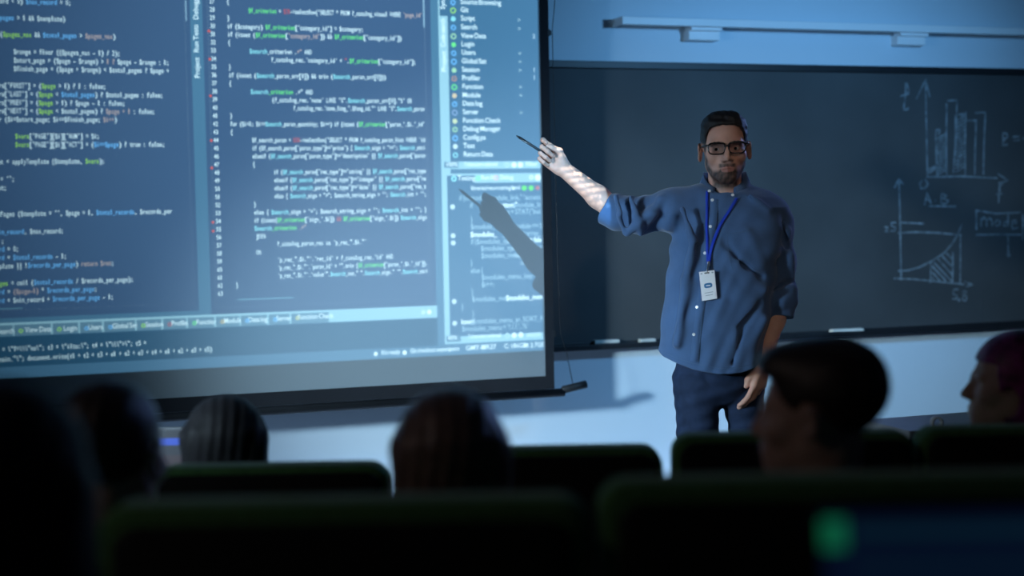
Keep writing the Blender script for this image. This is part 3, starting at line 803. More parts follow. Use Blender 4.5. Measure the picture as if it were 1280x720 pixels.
sR, eR, wR = M(858, 258, .01), M(772, 266, .07), M(703, 210, .13)
hand_r = hand_parts(wR, unit(M(675, 186, .14) - M(703, 210, .13)), V(.62, .05, .75), V(-.15, -1, -.1),
                    [(48, 58, 30), (80, 84, 42), (84, 88, 45), (84, 88, 48)],
                    [(.022, .026, .010), (.046, .040, .024), (.076, .032, .034), (.098, .022, .036)], .93)
sL, eL, wL = M(968, 268, .03), M(974, 372, .02), M(955, 452, -.05)
hand_l = hand_parts(wL, unit(M(944, 500, -.06) - wL), V(-.55, -.8, .1), V(-.85, .5, .1),
                    [(14, 18, 12), (18, 22, 14), (22, 26, 16), (26, 28, 18)],
                    [(.020, .026, .008), (.048, .042, .014), (.078, .046, .018), (.100, .044, .020)], .95)
neck0, neck1 = from_head((0, .03, -.06)), M(906, 262, .02)
foot_l, foot_r = M(873, 806, -.01), M(936, 806, .05)
foot_l[2] = foot_r[2] = .06
def forearm_r(p): return chain(p, [sR, eR, eR + (wR - eR) * .35, wR], [.045, .040, .037, .0265], .02)
def forearm_l(p): return chain(p, [sL, eL, eL + (wL - eL) * .35, wL], [.045, .037, .036, .0235], .02)
hd = near(lambda p: HS * head_field(to_head(p)), HC, .17)
hr_f = near(lambda p: hand_field(p, hand_r), hand_r['c'], hand_r['R'])
hl_f = near(lambda p: hand_field(p, hand_l), hand_l['c'], hand_l['R'])
chest = M(898, 330, .02); pelvis = M(892, 470, .02)
def body_f(p):
    f = smin(hd(p), rc(p, neck0, neck1, .054, .060), .02)
    f = smin(f, rc(p, neck1, chest, .06, .09), .03)
    f = smin(f, rc(p, chest, pelvis + V(0, 0, .05), .09, .075), .03)
    f = smin(f, rc(p, sR, neck1, .045, .045), .03); f = smin(f, rc(p, sL, neck1, .045, .045), .03)
    f = smin(f, smin(forearm_r(p), hr_f(p), .014), .02); f = smin(f, smin(forearm_l(p), hl_f(p), .014), .02)
    for ft, px in ((foot_l, 871), (foot_r, 927)):
        f = smin(f, chain(p, [M(px, 470, .02), M(px + 5, 545, .01), M(px + 4, 640, .0), ft + V(0, .02, .03)], [.045, .030, .026, .024], .02), .03)
        f = smin(f, rc(p, ft + V(0, .02, -.02), ft + V(0, -.10, -.028), .026, .016), .02)
    return f
M_skin = skin_material('skin_speaker', (.58, .32, .245))
lo_ = np.minimum.reduce([hand_r['c'], foot_l, foot_r]) - .2; lo_[2] = -.0
hi_ = V(hand_l['c'][0] + .3, .35, HC[2] + .16)
body, bv = solid('body', body_f, lo_, hi_, .0022, M_skin, man)
hq = to_head(bv); near_head = (np.abs(hq) < .16).all(1)
ax_ = np.abs(hq[:, 0])
def ss(x, a, b): t = np.clip((x - a) / (b - a), 0, 1); return t * t * (3 - 2 * t)
# stubble: jaw, chin and moustache, fading upwards into the sideburns
line = np.interp(ax_, [0, .018, .030, .045, .058, .075], [-.060, -.060, -.072, -.070, -.048, .02])
bd = ss(-(hq[:, 2] - line), -.006, .010) * ss(-hq[:, 1], -.005, .012)
bd = np.where(hq[:, 2] < -.118, bd * ss(hq[:, 2], -.145, -.118), bd)
tash = ss(-np.abs(hq[:, 2] + .0575), -.0095, -.0035) * ss(-ax_, -.031, -.022) * (hq[:, 1] < -.06)
soul = 0
lipm = .6 * ((ax_ < .0215) & (np.abs(hq[:, 2] + .0700) < .0095 * np.sqrt(np.clip(1 - (ax_ / .023) ** 2, 0, 1))) & (hq[:, 1] < -.085)).astype(float)
beard = np.clip(np.maximum(bd * .95, tash * .95), 0, 1) * (1 - lipm)
beard *= np.clip(.90 + .25 * noise3(hq, 3, 8, 200, 700), 0, 1)
side = ss(ax_, .050, .058) * ss(hq[:, 2], -.03, .00) * ss(-np.abs(hq[:, 1] + .028), -.020, -.010)
fade = ss(hq[:, 2], .0, .03) * ss(ax_, .045, .06) * ss(hq[:, 1], -.05, -.035)
beard = np.maximum(beard, .85 * np.maximum(side * (hq[:, 1] > -.05), fade)) * near_head
set_attr(body, 'beard', beard); set_attr(body, 'lips', lipm * near_head)

M_hair = mat('black_hair', (.010, .009, .010), .55, .35, var=.3, vscale=90, bump=.6, bscale=500)
def hairline(q):
    y = q[:, 1]; x = np.abs(q[:, 0])
    front = np.interp(x, [0, .03, .048, .057, .066], [.073, .073, .069, .056, .030])
    sideh = np.interp(y, [-.060, -.050, -.040, -.030, -.022, -.006, .018, .030, .050, .11], [.060, .035, .000, -.018, -.018, .026, .030, -.020, -.055, -.085])
    w = ss(x, .052, .064) * ss(y, -.075, -.055) + (y > .02)
    w = np.clip(w, 0, 1)
    return front * (1 - w) + sideh * w
def hair_f(p):
    q = to_head(p); n = noise3(q, 5, 8, 120, 320)
    top = rbox(q, V(0, .010, .058), (.0735, .090, .066), .058)
    sides = ell(q, V(0, .0155, .036), (.0745, .0975, .083)) - .0010
    f = smin(top, sides, .01) - (.0020 + .0030 * ss(q[:, 2], .05, .09)) * n
    return HS * smax(f, (hairline(q) - q[:, 2]) * .8 + .0040 * n, .004)
solid('hair', near(hair_f, HC, .2), HC - .17, HC + V(.17, .17, .19), .0022, M_hair, man)
def brow_f(p):
    q = to_head(p); q[:, 0] = np.abs(q[:, 0])
    return HS * (chain(q, [V(.013, -.0920, .0155), V(.026, -.0895, .0175), V(.038, -.083, .0180), V(.049, -.0735, .0140)], [.0026, .0030, .0026, .0012], .003) - .0006 * noise3(q, 9, 6, 400, 900))
solid('eyebrows', near(brow_f, HC, .17), from_head((0, -.085, .02)) - .065, from_head((0, -.085, .02)) + .065, .0012, M_hair, man)
M_eye = mat('eye_white', (.62, .60, .58), .2, .5, var=.02); M_iris = mat('dark_iris', (.015, .010, .008), .1, .6, var=.1)
for sx in (-1, 1):
    bm = bmesh.new(); bmesh.ops.create_uvsphere(bm, u_segments=24, v_segments=16, radius=.0125 * HS, matrix=Matrix.Translation(from_head((sx * .031, -.0705, -.0035))))
    eo = from_bm('eye', bm, M_eye, man, True)
    c = from_head((sx * .031 - .001, -.0705, -.0035)); d = unit(V(-.02, -1, -.02)); bm = bmesh.new()
    bmesh.ops.create_uvsphere(bm, u_segments=20, v_segments=10, radius=.0066 * HS, matrix=Matrix.Translation(c + d * .0078) @ Matrix.Diagonal((1, .92, 1, 1)))
    from_bm('iris', bm, M_iris, eo, True)

# ---- shirt
rings = [(238, 874, 944, .092, .03), (248, 858, 962, .100, .03), (260, 847, 977, .104, .02), (278, 842, 981, .112, .02), (300, 839, 979, .122, .01),
         (340, 833, 971, .130, .0), (380, 829, 965, .132, .0), (420, 824, 957, .134, .0), (450, 820, 952, .136, .0), (480, 819, 951, .136, .0)]
rz_, rcx, rcy, rw, rdp = [], [], [], [], []
for py, a, b, hdp, dd in rings[::-1]:
    A, Bq = M(a, py, dd), M(b, py, dd)
    rz_.append((A[2] + Bq[2]) / 2); rcx.append((A[0] + Bq[0]) / 2); rcy.append((A[1] + Bq[1]) / 2 + 0); rw.append((Bq[0] - A[0]) / 2); rdp.append(hdp)
TW_ = math.radians(-12)                                    # torso turned a little towards the screen
hemx = [M(x, 450, 0)[0] for x in (818, 830, 845, 868, 900, 925, 942, 955)]
hemz = [M(870, y, 0)[2] for y in (434, 443, 449, 457, 463, 462, 457, 448)]
def torso_f(p):
    z = p[:, 2]; cx, cy, w, d = (np.interp(z, rz_, a) for a in (rcx, rcy, rw, rdp))
    x, y = p[:, 0] - cx, p[:, 1] - cy
    ex = 2.35; k = (np.abs(x / w) ** ex + np.abs(y / d) ** ex) ** (1 / ex)
    f = (k - 1) * np.minimum(w, d) * .9
    return smax(f, (z - rz_[-1]), .03)
cR = M(754, 262, .08); dR = unit(wR - eR)                  # left-hand cuff (pointing arm)
cuffR_dir = unit(M(735, 247, .09) - M(775, 266, .06)); cuffR = M(757, 261, .075)
cuffL_dir = unit(M(970, 420, .0) - M(976, 370, .02)); cuffL = M(974, 396, .0)
folds = []                                                 # (points, radius, + ridge / - groove)
def fold(pts, r, s=1): folds.append(([np.array(q) for q in pts], r, s))
# pointing sleeve: slanting folds that gather at the elbow
for a, b, r, s in (((770, 246), (780, 290), .011, 1), ((781, 246), (790, 293), .010, -1), ((789, 247), (801, 292), .012, 1), ((800, 250), (812, 291), .008, -1),
                   ((812, 262), (785, 293), .010, 1), ((826, 250), (808, 284), .010, 1), ((838, 262), (818, 292), .009, -1), ((846, 250), (835, 285), .012, 1)):
    fold([M(a[0], a[1], -.030), M((a[0] + b[0]) / 2, (a[1] + b[1]) / 2, -.048), M(b[0], b[1], -.020)], r, s)
# hanging sleeve
for a, b, r, s in (((962, 352), (992, 362), .009, 1), ((960, 362), (992, 350), .007, -1), ((960, 372), (992, 378), .009, 1), ((984, 290), (990, 345), .009, 1), ((966, 300), (963, 345), .008, -1),
                   ((975, 280), (988, 320), .007, -1), ((962, 383), (990, 372), .007, 1)):
    fold([M(a[0], a[1], -.035), M((a[0] + b[0]) / 2, (a[1] + b[1]) / 2, -.042), M(b[0], b[1], -.022)], r, s)
def fold_on(pts, r, s, dd=-.128):
    fold([M(x, y, dd + .004) for x, y in pts], r * .72, s)
fold_on([(853, 262), (866, 300), (858, 350), (846, 430)], .018, 1, -.112)
fold_on([(905, 300), (925, 330), (950, 345)], .014, -1, -.118)
fold_on([(912, 325), (935, 352), (955, 362)], .012, 1, -.118)
fold_on([(935, 290), (950, 330)], .010, 1, -.108)
fold_on([(938, 244), (960, 262)], .008, 1, -.085)
fold_on([(905, 380), (890, 420), (885, 455)], .014, 1, -.128)
fold_on([(950, 380), (925, 410), (915, 455)], .012, -1, -.122)
fold_on([(955, 400), (940, 430), (935, 458)], .013, 1, -.110)
fold_on([(836, 330), (832, 390), (828, 430)], .014, -1, -.08)
M_shirt = mat('blue_chambray', (.056, .110, .225), .85, .15, var=.10, vscale=12, bump=.25, bscale=900, sheen=.2)
def sleeves(p):
    g = chain(p, [M(872, 262, .02), M(842, 262, .02), M(800, 269, .05), M(772, 266, .065), cuffR], [.072, .068, .0585, .056, .051], .03)
    g2 = chain(p, [M(950, 262, .03), M(968, 280, .03), M(973, 330, .02), M(974, 368, .01), cuffL], [.064, .060, .0545, .0515, .046], .03)
    g = smax(g, (p - cuffR) @ cuffR_dir, .004); g2 = smax(g2, (p - cuffL) @ cuffL_dir, .004)
    # rolled cuff bands
    ea = rc(p, cuffR - cuffR_dir * .038, cuffR - cuffR_dir * .004, .057, .0535); ea = smax(ea, (p - cuffR) @ cuffR_dir, .004); ea = smax(ea, -((p - cuffR) @ cuffR_dir) - .040, .004)
    eb = rc(p, cuffL - cuffL_dir * .055, cuffL - cuffL_dir * .004, .0525, .0485); eb = smax(eb, (p - cuffL) @ cuffL_dir, .004); eb = smax(eb, -((p - cuffL) @ cuffL_dir) - .058, .004)
    return smin(g, ea, .004), smin(g2, eb, .004)
def shirt_f(p):
    f = torso_f(p)
    f = smin(f, rc(p, M(893, 247, .03), M(858, 258, .02), .052, .056), .03); f = smin(f, rc(p, M(922, 247, .03), M(962, 262, .03), .052, .056), .03)
    g, g2 = sleeves(p)
    f = smin(f, g, .035); f = smin(f, g2, .018)
    for pts, r, s in folds:
        e = chain(p, pts, [r * .55] + [r] * (len(pts) - 2) + [r * .5], .01)
        if s > 0: f = smin(f, e, .030)
        else: f = smax(f, -e, .022)
    x, y, z = p.T
    f = f + .0016 * np.sin(x * 38 + z * 52 + 3 * np.sin(z * 9)) + .0012 * np.sin(x * 95 - z * 60 + 2 * np.sin(x * 21))
    f = smax(f, np.interp(x, hemx, hemz) - z, .004)
    f = smax(f, -rc(p, neck0, neck1 + V(0, .0, .02), .062, .064), .006)
    f = smax(f, -rc(p, M(904, 230, -.085), M(894.5, 250, -.105), .030, .013), .005)
    return f
lo_ = V(M(745, 300, 0)[0] - .03, -.28, M(890, 470, 0)[2] - .02); hi_ = V(M(1000, 300, 0)[0] + .03, .30, M(905, 225, 0)[2] + .02)
shirt, sv = solid('shirt', shirt_f, lo_, hi_, .0030, M_shirt, man)

# ---- jeans and shoes
M_jean = mat('dark_denim', (.016, .028, .062), .85, .15, var=.25, vscale=25, bump=.4, bscale=700)
def jeans_f(p):
    hip = ell(p, M(895, 466, .02), (.140, .112, .12))
    l = chain(p, [M(871, 480, .01), M(872, 540, .0), M(874, 640, -.01), foot_l + V(0, .02, .05)], [.082, .0670, .060, .055], .02)
    r = chain(p, [M(926, 480, .03), M(934, 540, .02), M(933, 640, .02), foot_r + V(0, .02, .05)], [.080, .0560, .056, .052], .02)
    f = smin(smin(hip, l, .02), r, .012)
    x, y, z = p.T
    f = f + .0025 * np.sin(z * 70 + x * 22 + 2 * np.sin(x * 30)) * np.clip((z - .8) / .2, 0, 1) + .0015 * np.sin(z * 130 - x * 40)
    for a, b in (((846, 492), (880, 500)), ((848, 520), (880, 515)), ((905, 500), (945, 512)), ((880, 470), (900, 505))):
        f = smax(f, -rc(p, M(*a, -.085), M(*b, -.095), .007, .005), .012)
    f = smax(f, z - M(890, 446, 0)[2], .006)
    return smax(f, .035 - z, .005)
jl = V(M(835, 500, 0)[0] - .05, -.22, .0); jh = V(M(960, 500, 0)[0] + .05, .25, M(890, 440, 0)[2])
jeans, _ = solid('jeans', jeans_f, jl, jh, .0045, M_jean, man)
M_shoe = mat('dark_leather', (.02, .016, .014), .4, .5, var=.1); M_sole = mat('rubber_sole', (.05, .05, .05), .8, .2)
for ft in (foot_l, foot_r):
    def shoe_f(p, ft=ft):
        f = rc(p, ft + V(0, .03, -.005), ft + V(0, -.13, -.020), .048, .040); f = smin(f, rc(p, ft + V(0, .02, .0), ft + V(0, .02, .06), .045, .048), .03)
        return smax(smax(f, .012 - p[:, 2], .004), p[:, 2] - .115, .01)
    so, _ = solid('shoe', shoe_f, ft + V(-.08, -.2, -.06), ft + V(.08, .12, .12), .004, M_shoe, man)
    def sole_f(p, ft=ft):
        f = rc(p * V(1, 1, 0), (ft + V(0, .03, 0)) * V(1, 1, 0), (ft + V(0, -.13, 0)) * V(1, 1, 0), .050, .043)
        return smax(f, np.abs(p[:, 2] - .009) - .009, .003)
    solid('sole', sole_f, ft + V(-.08, -.2, -.07), ft + V(.08, .12, -.03), .004, M_sole, so)

# ---- things on the shirt are laid on its surface
BV = BVHTree.FromPolygons([Vector(v) for v in sv], [tuple(pp.vertices) for pp in shirt.data.polygons])
cam_l = Vector((CAM - man_o) @ RM)
def on_shirt(px, py, off=.002):
    t = Vector(M(px, py, 0)); h = BV.ray_cast(cam_l, (t - cam_l).normalized())
    if h[0] is None: return t, Vector((0, -1, 0))
    return h[0] + h[1] * off, h[1]
M_button = mat('pearl_button', (.75, .76, .78), .3, .5, var=.03)
for px, py in ((887.2, 241.6), (915.6, 246.2), (890.3, 250.2), (888.2, 283.4), (881.2, 316.5), (871.5, 384), (867.3, 418.2)):
    c, n = on_shirt(px, py, .003 if py > 248 else .012)
    bm = bmesh.new(); bmesh.ops.create_cone(bm, cap_ends=True, segments=20, radius1=.0056, radius2=.0048, depth=.003, matrix=Matrix.Translation(c) @ n.to_track_quat('Z', 'Y').to_matrix().to_4x4())
    from_bm('button', bm, M_button, man, False, .0006)
def strip(name, pts, w, m, parent, off=.002, th=.0014, wdir=None):
    """a ribbon laid on the shirt along photo points"""
    P3 = []
    for a, b in zip(pts, pts[1:]):
        for k in range(8): P3.append((a[0] + (b[0] - a[0]) * k / 8, a[1] + (b[1] - a[1]) * k / 8))
    P3.append(pts[-1]); q = [on_shirt(x, y, off) for x, y in P3]
    pos = [a for a, b in q]
    for _ in range(2): pos = [pos[0]] + [(pos[i - 1] + pos[i] * 2 + pos[i + 1]) / 4 for i in range(1, len(pos) - 1)] + [pos[-1]]
    bm = bmesh.new(); prev = None
    for i, p in enumerate(pos):
        t = (pos[min(i + 1, len(pos) - 1)] - pos[max(i - 1, 0)]).normalized(); n = q[i][1]; s = t.cross(n).normalized() * w / 2; n = s.cross(t).normalized() * th
        vsx = [bm.verts.new(p + a) for a in (s, s + n, -s + n, -s)]
        if prev:
            for k in range(4): bm.faces.new([prev[k], prev[(k + 1) % 4], vsx[(k + 1) % 4], vsx[k]])
        prev = vsx
    bmesh.ops.recalc_face_normals(bm, faces=bm.faces)
    return from_bm(name, bm, m, parent, True)
M_seam = mat('shirt_seam', (.075, .135, .24), .9, .1)
strip('placket', [(893, 249), (891, 283), (884, 320), (880, 352), (875, 386), (871, 420), (868, 452)], .028, M_shirt, man, .0005, .0016)
strip('seam', [(897.5, 249), (895.5, 283), (889, 320), (884.5, 352), (879.5, 386), (875.5, 420), (872.5, 454)], .0022, M_seam, man, .0015, .0010)
strip('hem_stitch', [(824, 438), (845, 447.5), (868, 454.5), (900, 460.5), (925, 459.5), (944, 454)], .0018, M_seam, man, .0008, .0008)
# breast pocket
strip('pocket_edge', [(909, 293), (925, 291), (941, 287)], .002, M_seam, man, .001, .0008)
strip('pocket_edge', [(909, 293), (911, 320), (916, 338)], .0018, M_seam, man, .0008, .0008)

# ---- collar: stand and turned-down leaf, with two points
def collar():
    bm = bmesh.new(); nseg = 48
    c0 = M(906, 238, .022)
    up = unit(neck0 - neck1)
    top, mid, bot = [], [], []
    for i in range(nseg + 1):
        t = i / nseg; th = math.radians(-90 + 26 + (360 - 52) * t)      # from front right round the back to front left
        d = V(math.cos(th), math.sin(th), 0); fr = max(0.0, -math.sin(th))        # 1 at the front
        ef = abs(2 * t - 1)                                                       # 1 at both ends
        z = .030 * (1 - fr) - .030 * fr
        ptip = max(0, (ef - .80) / .20)
        top.append(c0 + d * V(.066, .066, 0) + V(0, 0, z + .024))
        mid.append(c0 + d * V(.071, .071, 0) + V(0, 0, z + .032))
        bot.append(c0 + d * V(.088, .088 , 0) * (1 + .05 * ptip) + V(0, -.012 * ptip, z - .016 - .026 * ptip))
    rows_ = [[bm.verts.new(q) for q in r] for r in (top, mid, bot)]
    low = [bm.verts.new(q - V(0, 0, .045)) for q in top]
    rows_ = [low] + rows_
    for a, b in zip(rows_, rows_[1:]):
        for i in range(nseg): bm.faces.new([a[i], b[i], b[i + 1], a[i + 1]])
    bmesh.ops.recalc_face_normals(bm, faces=bm.faces)
    o = from_bm('collar', bm, M_shirt, man, True)
    md = o.modifiers.new('thick', 'SOLIDIFY'); md.thickness = .0022; md.offset = 0
collar()

# ---- glasses
M_frame = mat('black_acetate', (.012, .009, .009), .25, .6, var=.1)
M_lens = bpy.data.materials.new('clear_lens'); M_lens.use_nodes = True
_nt = M_lens.node_tree; _nt.nodes.remove(_nt.nodes['Principled BSDF'])
_t = _nt.nodes.new('ShaderNodeBsdfTransparent'); _gl = _nt.nodes.new('ShaderNodeBsdfGlossy'); _gl.inputs['Roughness'].default_value = .03; _mx = _nt.nodes.new('ShaderNodeMixShader')
_fz = _nt.nodes.new('ShaderNodeFresnel'); _fz.inputs[0].default_value = 1.5
_t.inputs[0].default_value = (.93, .93, .94, 1)
_nt.links.new(_fz.outputs[0], _mx.inputs[0]); _nt.links.new(_t.outputs[0], _mx.inputs[1]); _nt.links.new(_gl.outputs[0], _mx.inputs[2])
_nt.links.new(_mx.outputs[0], _nt.nodes['Material Output'].inputs[0])
gl = empty('eyeglasses', man_o + RM @ from_head((0, -.1, 0)), man_rz)
tag(gl, 'black rectangular eyeglasses worn by the man pointing at the screen', 'glasses')
goff = from_head((0, -.1, 0))
def G(x, y, z): return Vector(from_head((x, y, z)) - goff)
def lens_outline(sx, n=40, grow=0.0):
    out = []
    for i in range(n):
        t = 2 * math.pi * i / n; c, s = math.cos(t), math.sin(t)
        x = math.copysign(abs(c) ** .55, c) * (.0268 + grow); z = math.copysign(abs(s) ** .6, s) * (.0178 + grow)
        x *= 1 + .06 * (z / .018)
        X = .0325 + x
        out.append((sx * X, -.1000 + .10 * max(0, X - .01) ** 1.3 * 3.2, -.002 + z))
    return out
for sx in (-1, 1):
    o = lens_outline(sx); bm = bmesh.new(); n = len(o); prev = None; rings_ = []
    for i in range(n):
        p, a, b = (G(*o[i]), G(*o[i - 1]), G(*o[(i + 1) % n])); t = (b - a).normalized(); nn = Vector(RH @ V(0, -1, 0)); s = t.cross(nn).normalized()
        wz = .0020 + .0014 * max(0, math.sin(2 * math.pi * i / n))
        rings_.append([bm.verts.new(p + s * wz * u_ + nn * .0018 * v_) for u_, v_ in ((1, 1), (-1, 1), (-1, -1), (1, -1))])
    for i in range(n):
        A, Bq = rings_[i], rings_[(i + 1) % n]
        for k in range(4): bm.faces.new([A[k], A[(k + 1) % 4], Bq[(k + 1) % 4], Bq[k]])
    bmesh.ops.recalc_face_normals(bm, faces=bm.faces)
    rim = from_bm('rim', bm, M_frame, gl, True)
    bm = bmesh.new(); bm.faces.new([bm.verts.new(G(*q)) for q in lens_outline(sx, 40, -.0005)])
    ext = bmesh.ops.extrude_face_region(bm, geom=bm.faces[:]); bmesh.ops.translate(bm, vec=Vector(RH @ V(0, -.0012, 0)), verts=[g for g in ext['geom'] if isinstance(g, bmesh.types.BMVert)])
    bmesh.ops.recalc_face_normals(bm, faces=bm.faces)
    tag(from_bm('lens', bm, M_lens, gl), 'clear lens')
    tube('temple', [G(sx * .0600, -.0900, .010), G(sx * .0700, -.080, .011), G(sx * .0755, -.030, .010), G(sx * .0775, .005, .008), G(sx * .079, .022, -.008)], [.0030, .0026, .0020, .0020, .0018], M_frame, gl, 8)
tube('bridge', [G(-.0085, -.1000, .004), G(0, -.1035, .0065), G(.0085, -.1000, .004)], .0022, M_frame, gl, 8)

# ---- lanyard with badge
lan = empty('id_lanyard', man_o, man_rz); lan.location.z = 0
c0, _n = on_shirt(885, 332); lb = Vector((c0.x, c0.y, c0.z))
M_lan = mat('royal_blue_strap', (.012, .045, .42), .7, .25, var=.05)
M_card = mat('white_card_badge', (.78, .80, .84), .35, .4, var=.02); M_metal = mat('nickel', (.6, .6, .62), .3, .5, metal=1.0)
M_logo = mat('blue_logo', (.03, .16, .34), .5, .3); M_grey = mat('grey_print', (.30, .34, .40), .6, .2)
strip('strap', [(884.3, 240), (883.6, 262), (884, 290), (884.2, 312), (885.6, 331)], .0088, M_lan, lan, .004)
strip('strap', [(921, 249), (912, 264), (901, 281), (892, 303), (888.2, 318), (886.4, 331)], .0100, M_lan, lan, .0055)
def flat(name, corners, off, th, m, parent, bev=0):
    q = [on_shirt(x, y, 0)[0] for x, y in corners]
    c = sum(q, Vector()) / len(q); nn = (q[1] - q[0]).cross(q[2] - q[1]).normalized()
    if nn.y > 0: nn = -nn
    return q, c, nn
bq = [on_shirt(x, y, 0)[0] for x, y in ((873.8, 340), (893.0, 337.6), (896.6, 373.2), (877.6, 376.2))]
yb = min(q.y for q in bq) - .010
badge = []
for (x, y) in ((873.8, 340), (893.0, 337.6), (896.6, 373.2), (877.6, 376.2)):
    t = Vector(M(x, y, 0)); d = t - cam_l; k = (yb - cam_l.y) / d.y; badge.append(cam_l + d * k)
def badge_pt(u, v): return (badge[0] * (1 - u) + badge[1] * u) * (1 - v) + (badge[3] * (1 - u) + badge[2] * u) * v
def plate(name, uv, off, th, m, parent, bev=0):
    bm = bmesh.new(); A = [bm.verts.new(badge_pt(u, v) + Vector((0, -off, 0))) for u, v in uv]; Bq = [bm.verts.new(badge_pt(u, v) + Vector((0, -off - th, 0))) for u, v in uv]; n = len(uv)
    bm.faces.new(A); bm.faces.new(Bq[::-1])
    for i in range(n): bm.faces.new([A[i], Bq[i], Bq[(i + 1) % n], A[(i + 1) % n]])
    bmesh.ops.recalc_face_normals(bm, faces=bm.faces)
    return from_bm(name, bm, m, parent, False, bev)
card = plate('badge_card', [(0, 0), (1, 0), (1, 1), (0, 1)], 0, .0030, M_card, lan, .001)
plate('logo', [(.5 + .27 * math.copysign(abs(math.cos(t)) ** .6, math.cos(t)), .50 + .085 * math.copysign(abs(math.sin(t)) ** .7, math.sin(t))) for t in [2 * math.pi * k / 28 for k in range(28)]], .0030, .0006, M_logo, card)
plate('printed_line', [(.36, .485), (.64, .485), (.64, .52), (.36, .52)], .0036, .0003, M_card, card)
plate('printed_line', [(.22, .74), (.78, .73), (.78, .75), (.22, .76)], .0030, .0004, M_grey, card)
plate('printed_line', [(.26, .83), (.74, .82), (.74, .84), (.26, .85)], .0030, .0004, M_grey, card)
plate('badge_slot', [(.34, .045), (.66, .045), (.66, .085), (.34, .085)], .0030, .0005, M_dark, card)
for u in (.08, .80): plate('corner_mark', [(u, .05), (u + .12, .05), (u + .12, .09), (u, .09)], .0030, .0005, M_grey, card)
a = on_shirt(886, 330, .008)[0]; b = badge_pt(.5, .05) + Vector((0, -.004, 0))
tube('clip', [a, a * .5 + b * .5, b], [.0034, .0024, .0030], M_metal, lan, 8)
bm = bmesh.new(); bm_box(bm, a - Vector((.0042, .003, .008)), a + Vector((.0042, .003, .006))); from_bm('crimp', bm, M_metal, lan, False, .001)
tag(lan, 'blue lanyard with a white identity badge hanging on the blue shirt', 'lanyard')

# ---- pen
pa, pb = M(645.5, 169.5, .105), M(683, 193.5, .095)
pen = empty('marker_pen', man_o + RM @ ((pa + pb) / 2), man_rz)
pc = (pa + pb) / 2; dd_ = unit(pb - pa)
tube('barrel', [Vector(pa + dd_ * .012 - pc), Vector(pb - pc)], .0046, M_dark, pen, 16)
tube('tip', [Vector(pa - pc), Vector(pa + dd_ * .012 - pc)], [.0018, .0044], M_dark, pen, 16)
tube('pocket_clip', [Vector(pa + dd_ * .016 - pc + V(0, -.006, -.002)), Vector(pa + dd_ * .055 - pc + V(0, -.006, -.002))], .0012, M_metal, pen, 8)
tag(pen, 'black pen held by the man and pointing at the screen', 'pen')
# ------------------------------------------------------------------ the audience, seen from behind
M_green = mat('green_upholstery', (.09, .25, .08), .95, .1, var=.15, vscale=60, bump=.5, bscale=700, sheen=.3)
M_shell = mat('dark_seat_shell', (.012, .016, .015), .7, .2, var=.1)
M_leg = mat('dark_steel', (.03, .03, .035), .4, .5, metal=.6)
AZ = math.atan2(-CR[0][2], -CR[1][2])                      # direction the audience looks, from +y towards +x
def floor_at(y): return -.24 if y > -3.05 else (-.06 if y > -4.3 else .08)
tag(box('trim_2', (-3.2, -8.0, -.24), (7.0, -3.05, -.06), M_floor), kind='structure')
tag(box('trim_3', (-3.2, -8.0, -.06), (7.0, -4.30, .08), M_floor), kind='structure')

def seat(pl, pr, yl, yr, depth, label, rim=.014, hback=.62, round_=.045):
    A, B = at(pl, yl, depth), at(pr, yr, depth)
    c = (A + B) / 2; w = math.hypot(B[0] - A[0], B[1] - A[1]) / 2; rz = math.atan2(B[1] - A[1], B[0] - A[0]); top = c[2]
    fz = floor_at(c[1]); root = empty('lecture_seat', (c[0], c[1], fz), rz); tag(root, label, 'seat', 'green lecture seats')
    t = top - fz
    def slab(name, x, y0, y1, z0, z1, r, m, parent, bend=0.0):
        bm = bmesh.new(); n = 14
        def outline(k):
            out = []
            for cx, cz, a0 in ((x - r, z1 - r, 0), (-x + r, z1 - r, 90), (-x + r, z0 + r, 180), (x - r, z0 + r, 270)):
                for j in range(7):
                    a = math.radians(a0 + 90 * j / 6); out.append((cx + (r - k) * math.cos(a), cz + (r - k) * math.sin(a)))
            return out
        e = min(.014, (y1 - y0) * .45); prof = [(y0, e), (y0 + e * .3, e * .3), (y0 + e, 0), (y1 - e, 0), (y1 - e * .3, e * .3), (y1, e)]
        rr = [[bm.verts.new((px_, yy + bend * ((px_ / x) ** 2) + .10 * (pz_ - z0), pz_)) if False else bm.verts.new((px_, yy - bend * (px_ / x) ** 2, pz_)) for px_, pz_ in outline(k)] for yy, k in prof]
        for a, b in zip(rr, rr[1:]):
            m_ = len(a)
            for i in range(m_): bm.faces.new([a[i], a[(i + 1) % m_], b[(i + 1) % m_], b[i]])
        bm.faces.new(rr[0][::-1]); bm.faces.new(rr[-1]); bmesh.ops.recalc_face_normals(bm, faces=bm.faces)
        return from_bm(name, bm, m, parent, True)
    slab('back_cushion', w, 0.0, .085, t - hback, t, round_, M_green, root)
    slab('back_shell', w - rim, -.020, .004, t - hback + .02, t - rim, round_ * .8, M_shell, root)
    box('seat_cushion', (-w + .03, .06, .36), (w - .03, .50, .47), M_green, root, .03, 3, True)
    box('seat_frame', (-w + .05, .02, .31), (w - .05, .46, .362), M_shell, root, .01)
    for sx in (-1, 1):
        box('armrest', (sx * w - .022, .05, .60), (sx * w + .022, .40, .63), M_shell, root, .008)
        bm = bmesh.new(); bm_box(bm, (sx * (w - .02) - .012, .10, 0), (sx * (w - .02) + .012, .34, .605)); bm_box(bm, (sx * (w - .02) - .03, .04, 0), (sx * (w - .02) + .03, .42, .02))
        from_bm('leg', bm, M_leg, root, False, .004)
    return root
seat(190, 484, 590, 578, 3.2, 'green seat in the far row behind the long-haired woman under the screen')
seat(505, 829, 567, 558, 3.2, "green seat in the far row just right of the brown-haired woman")
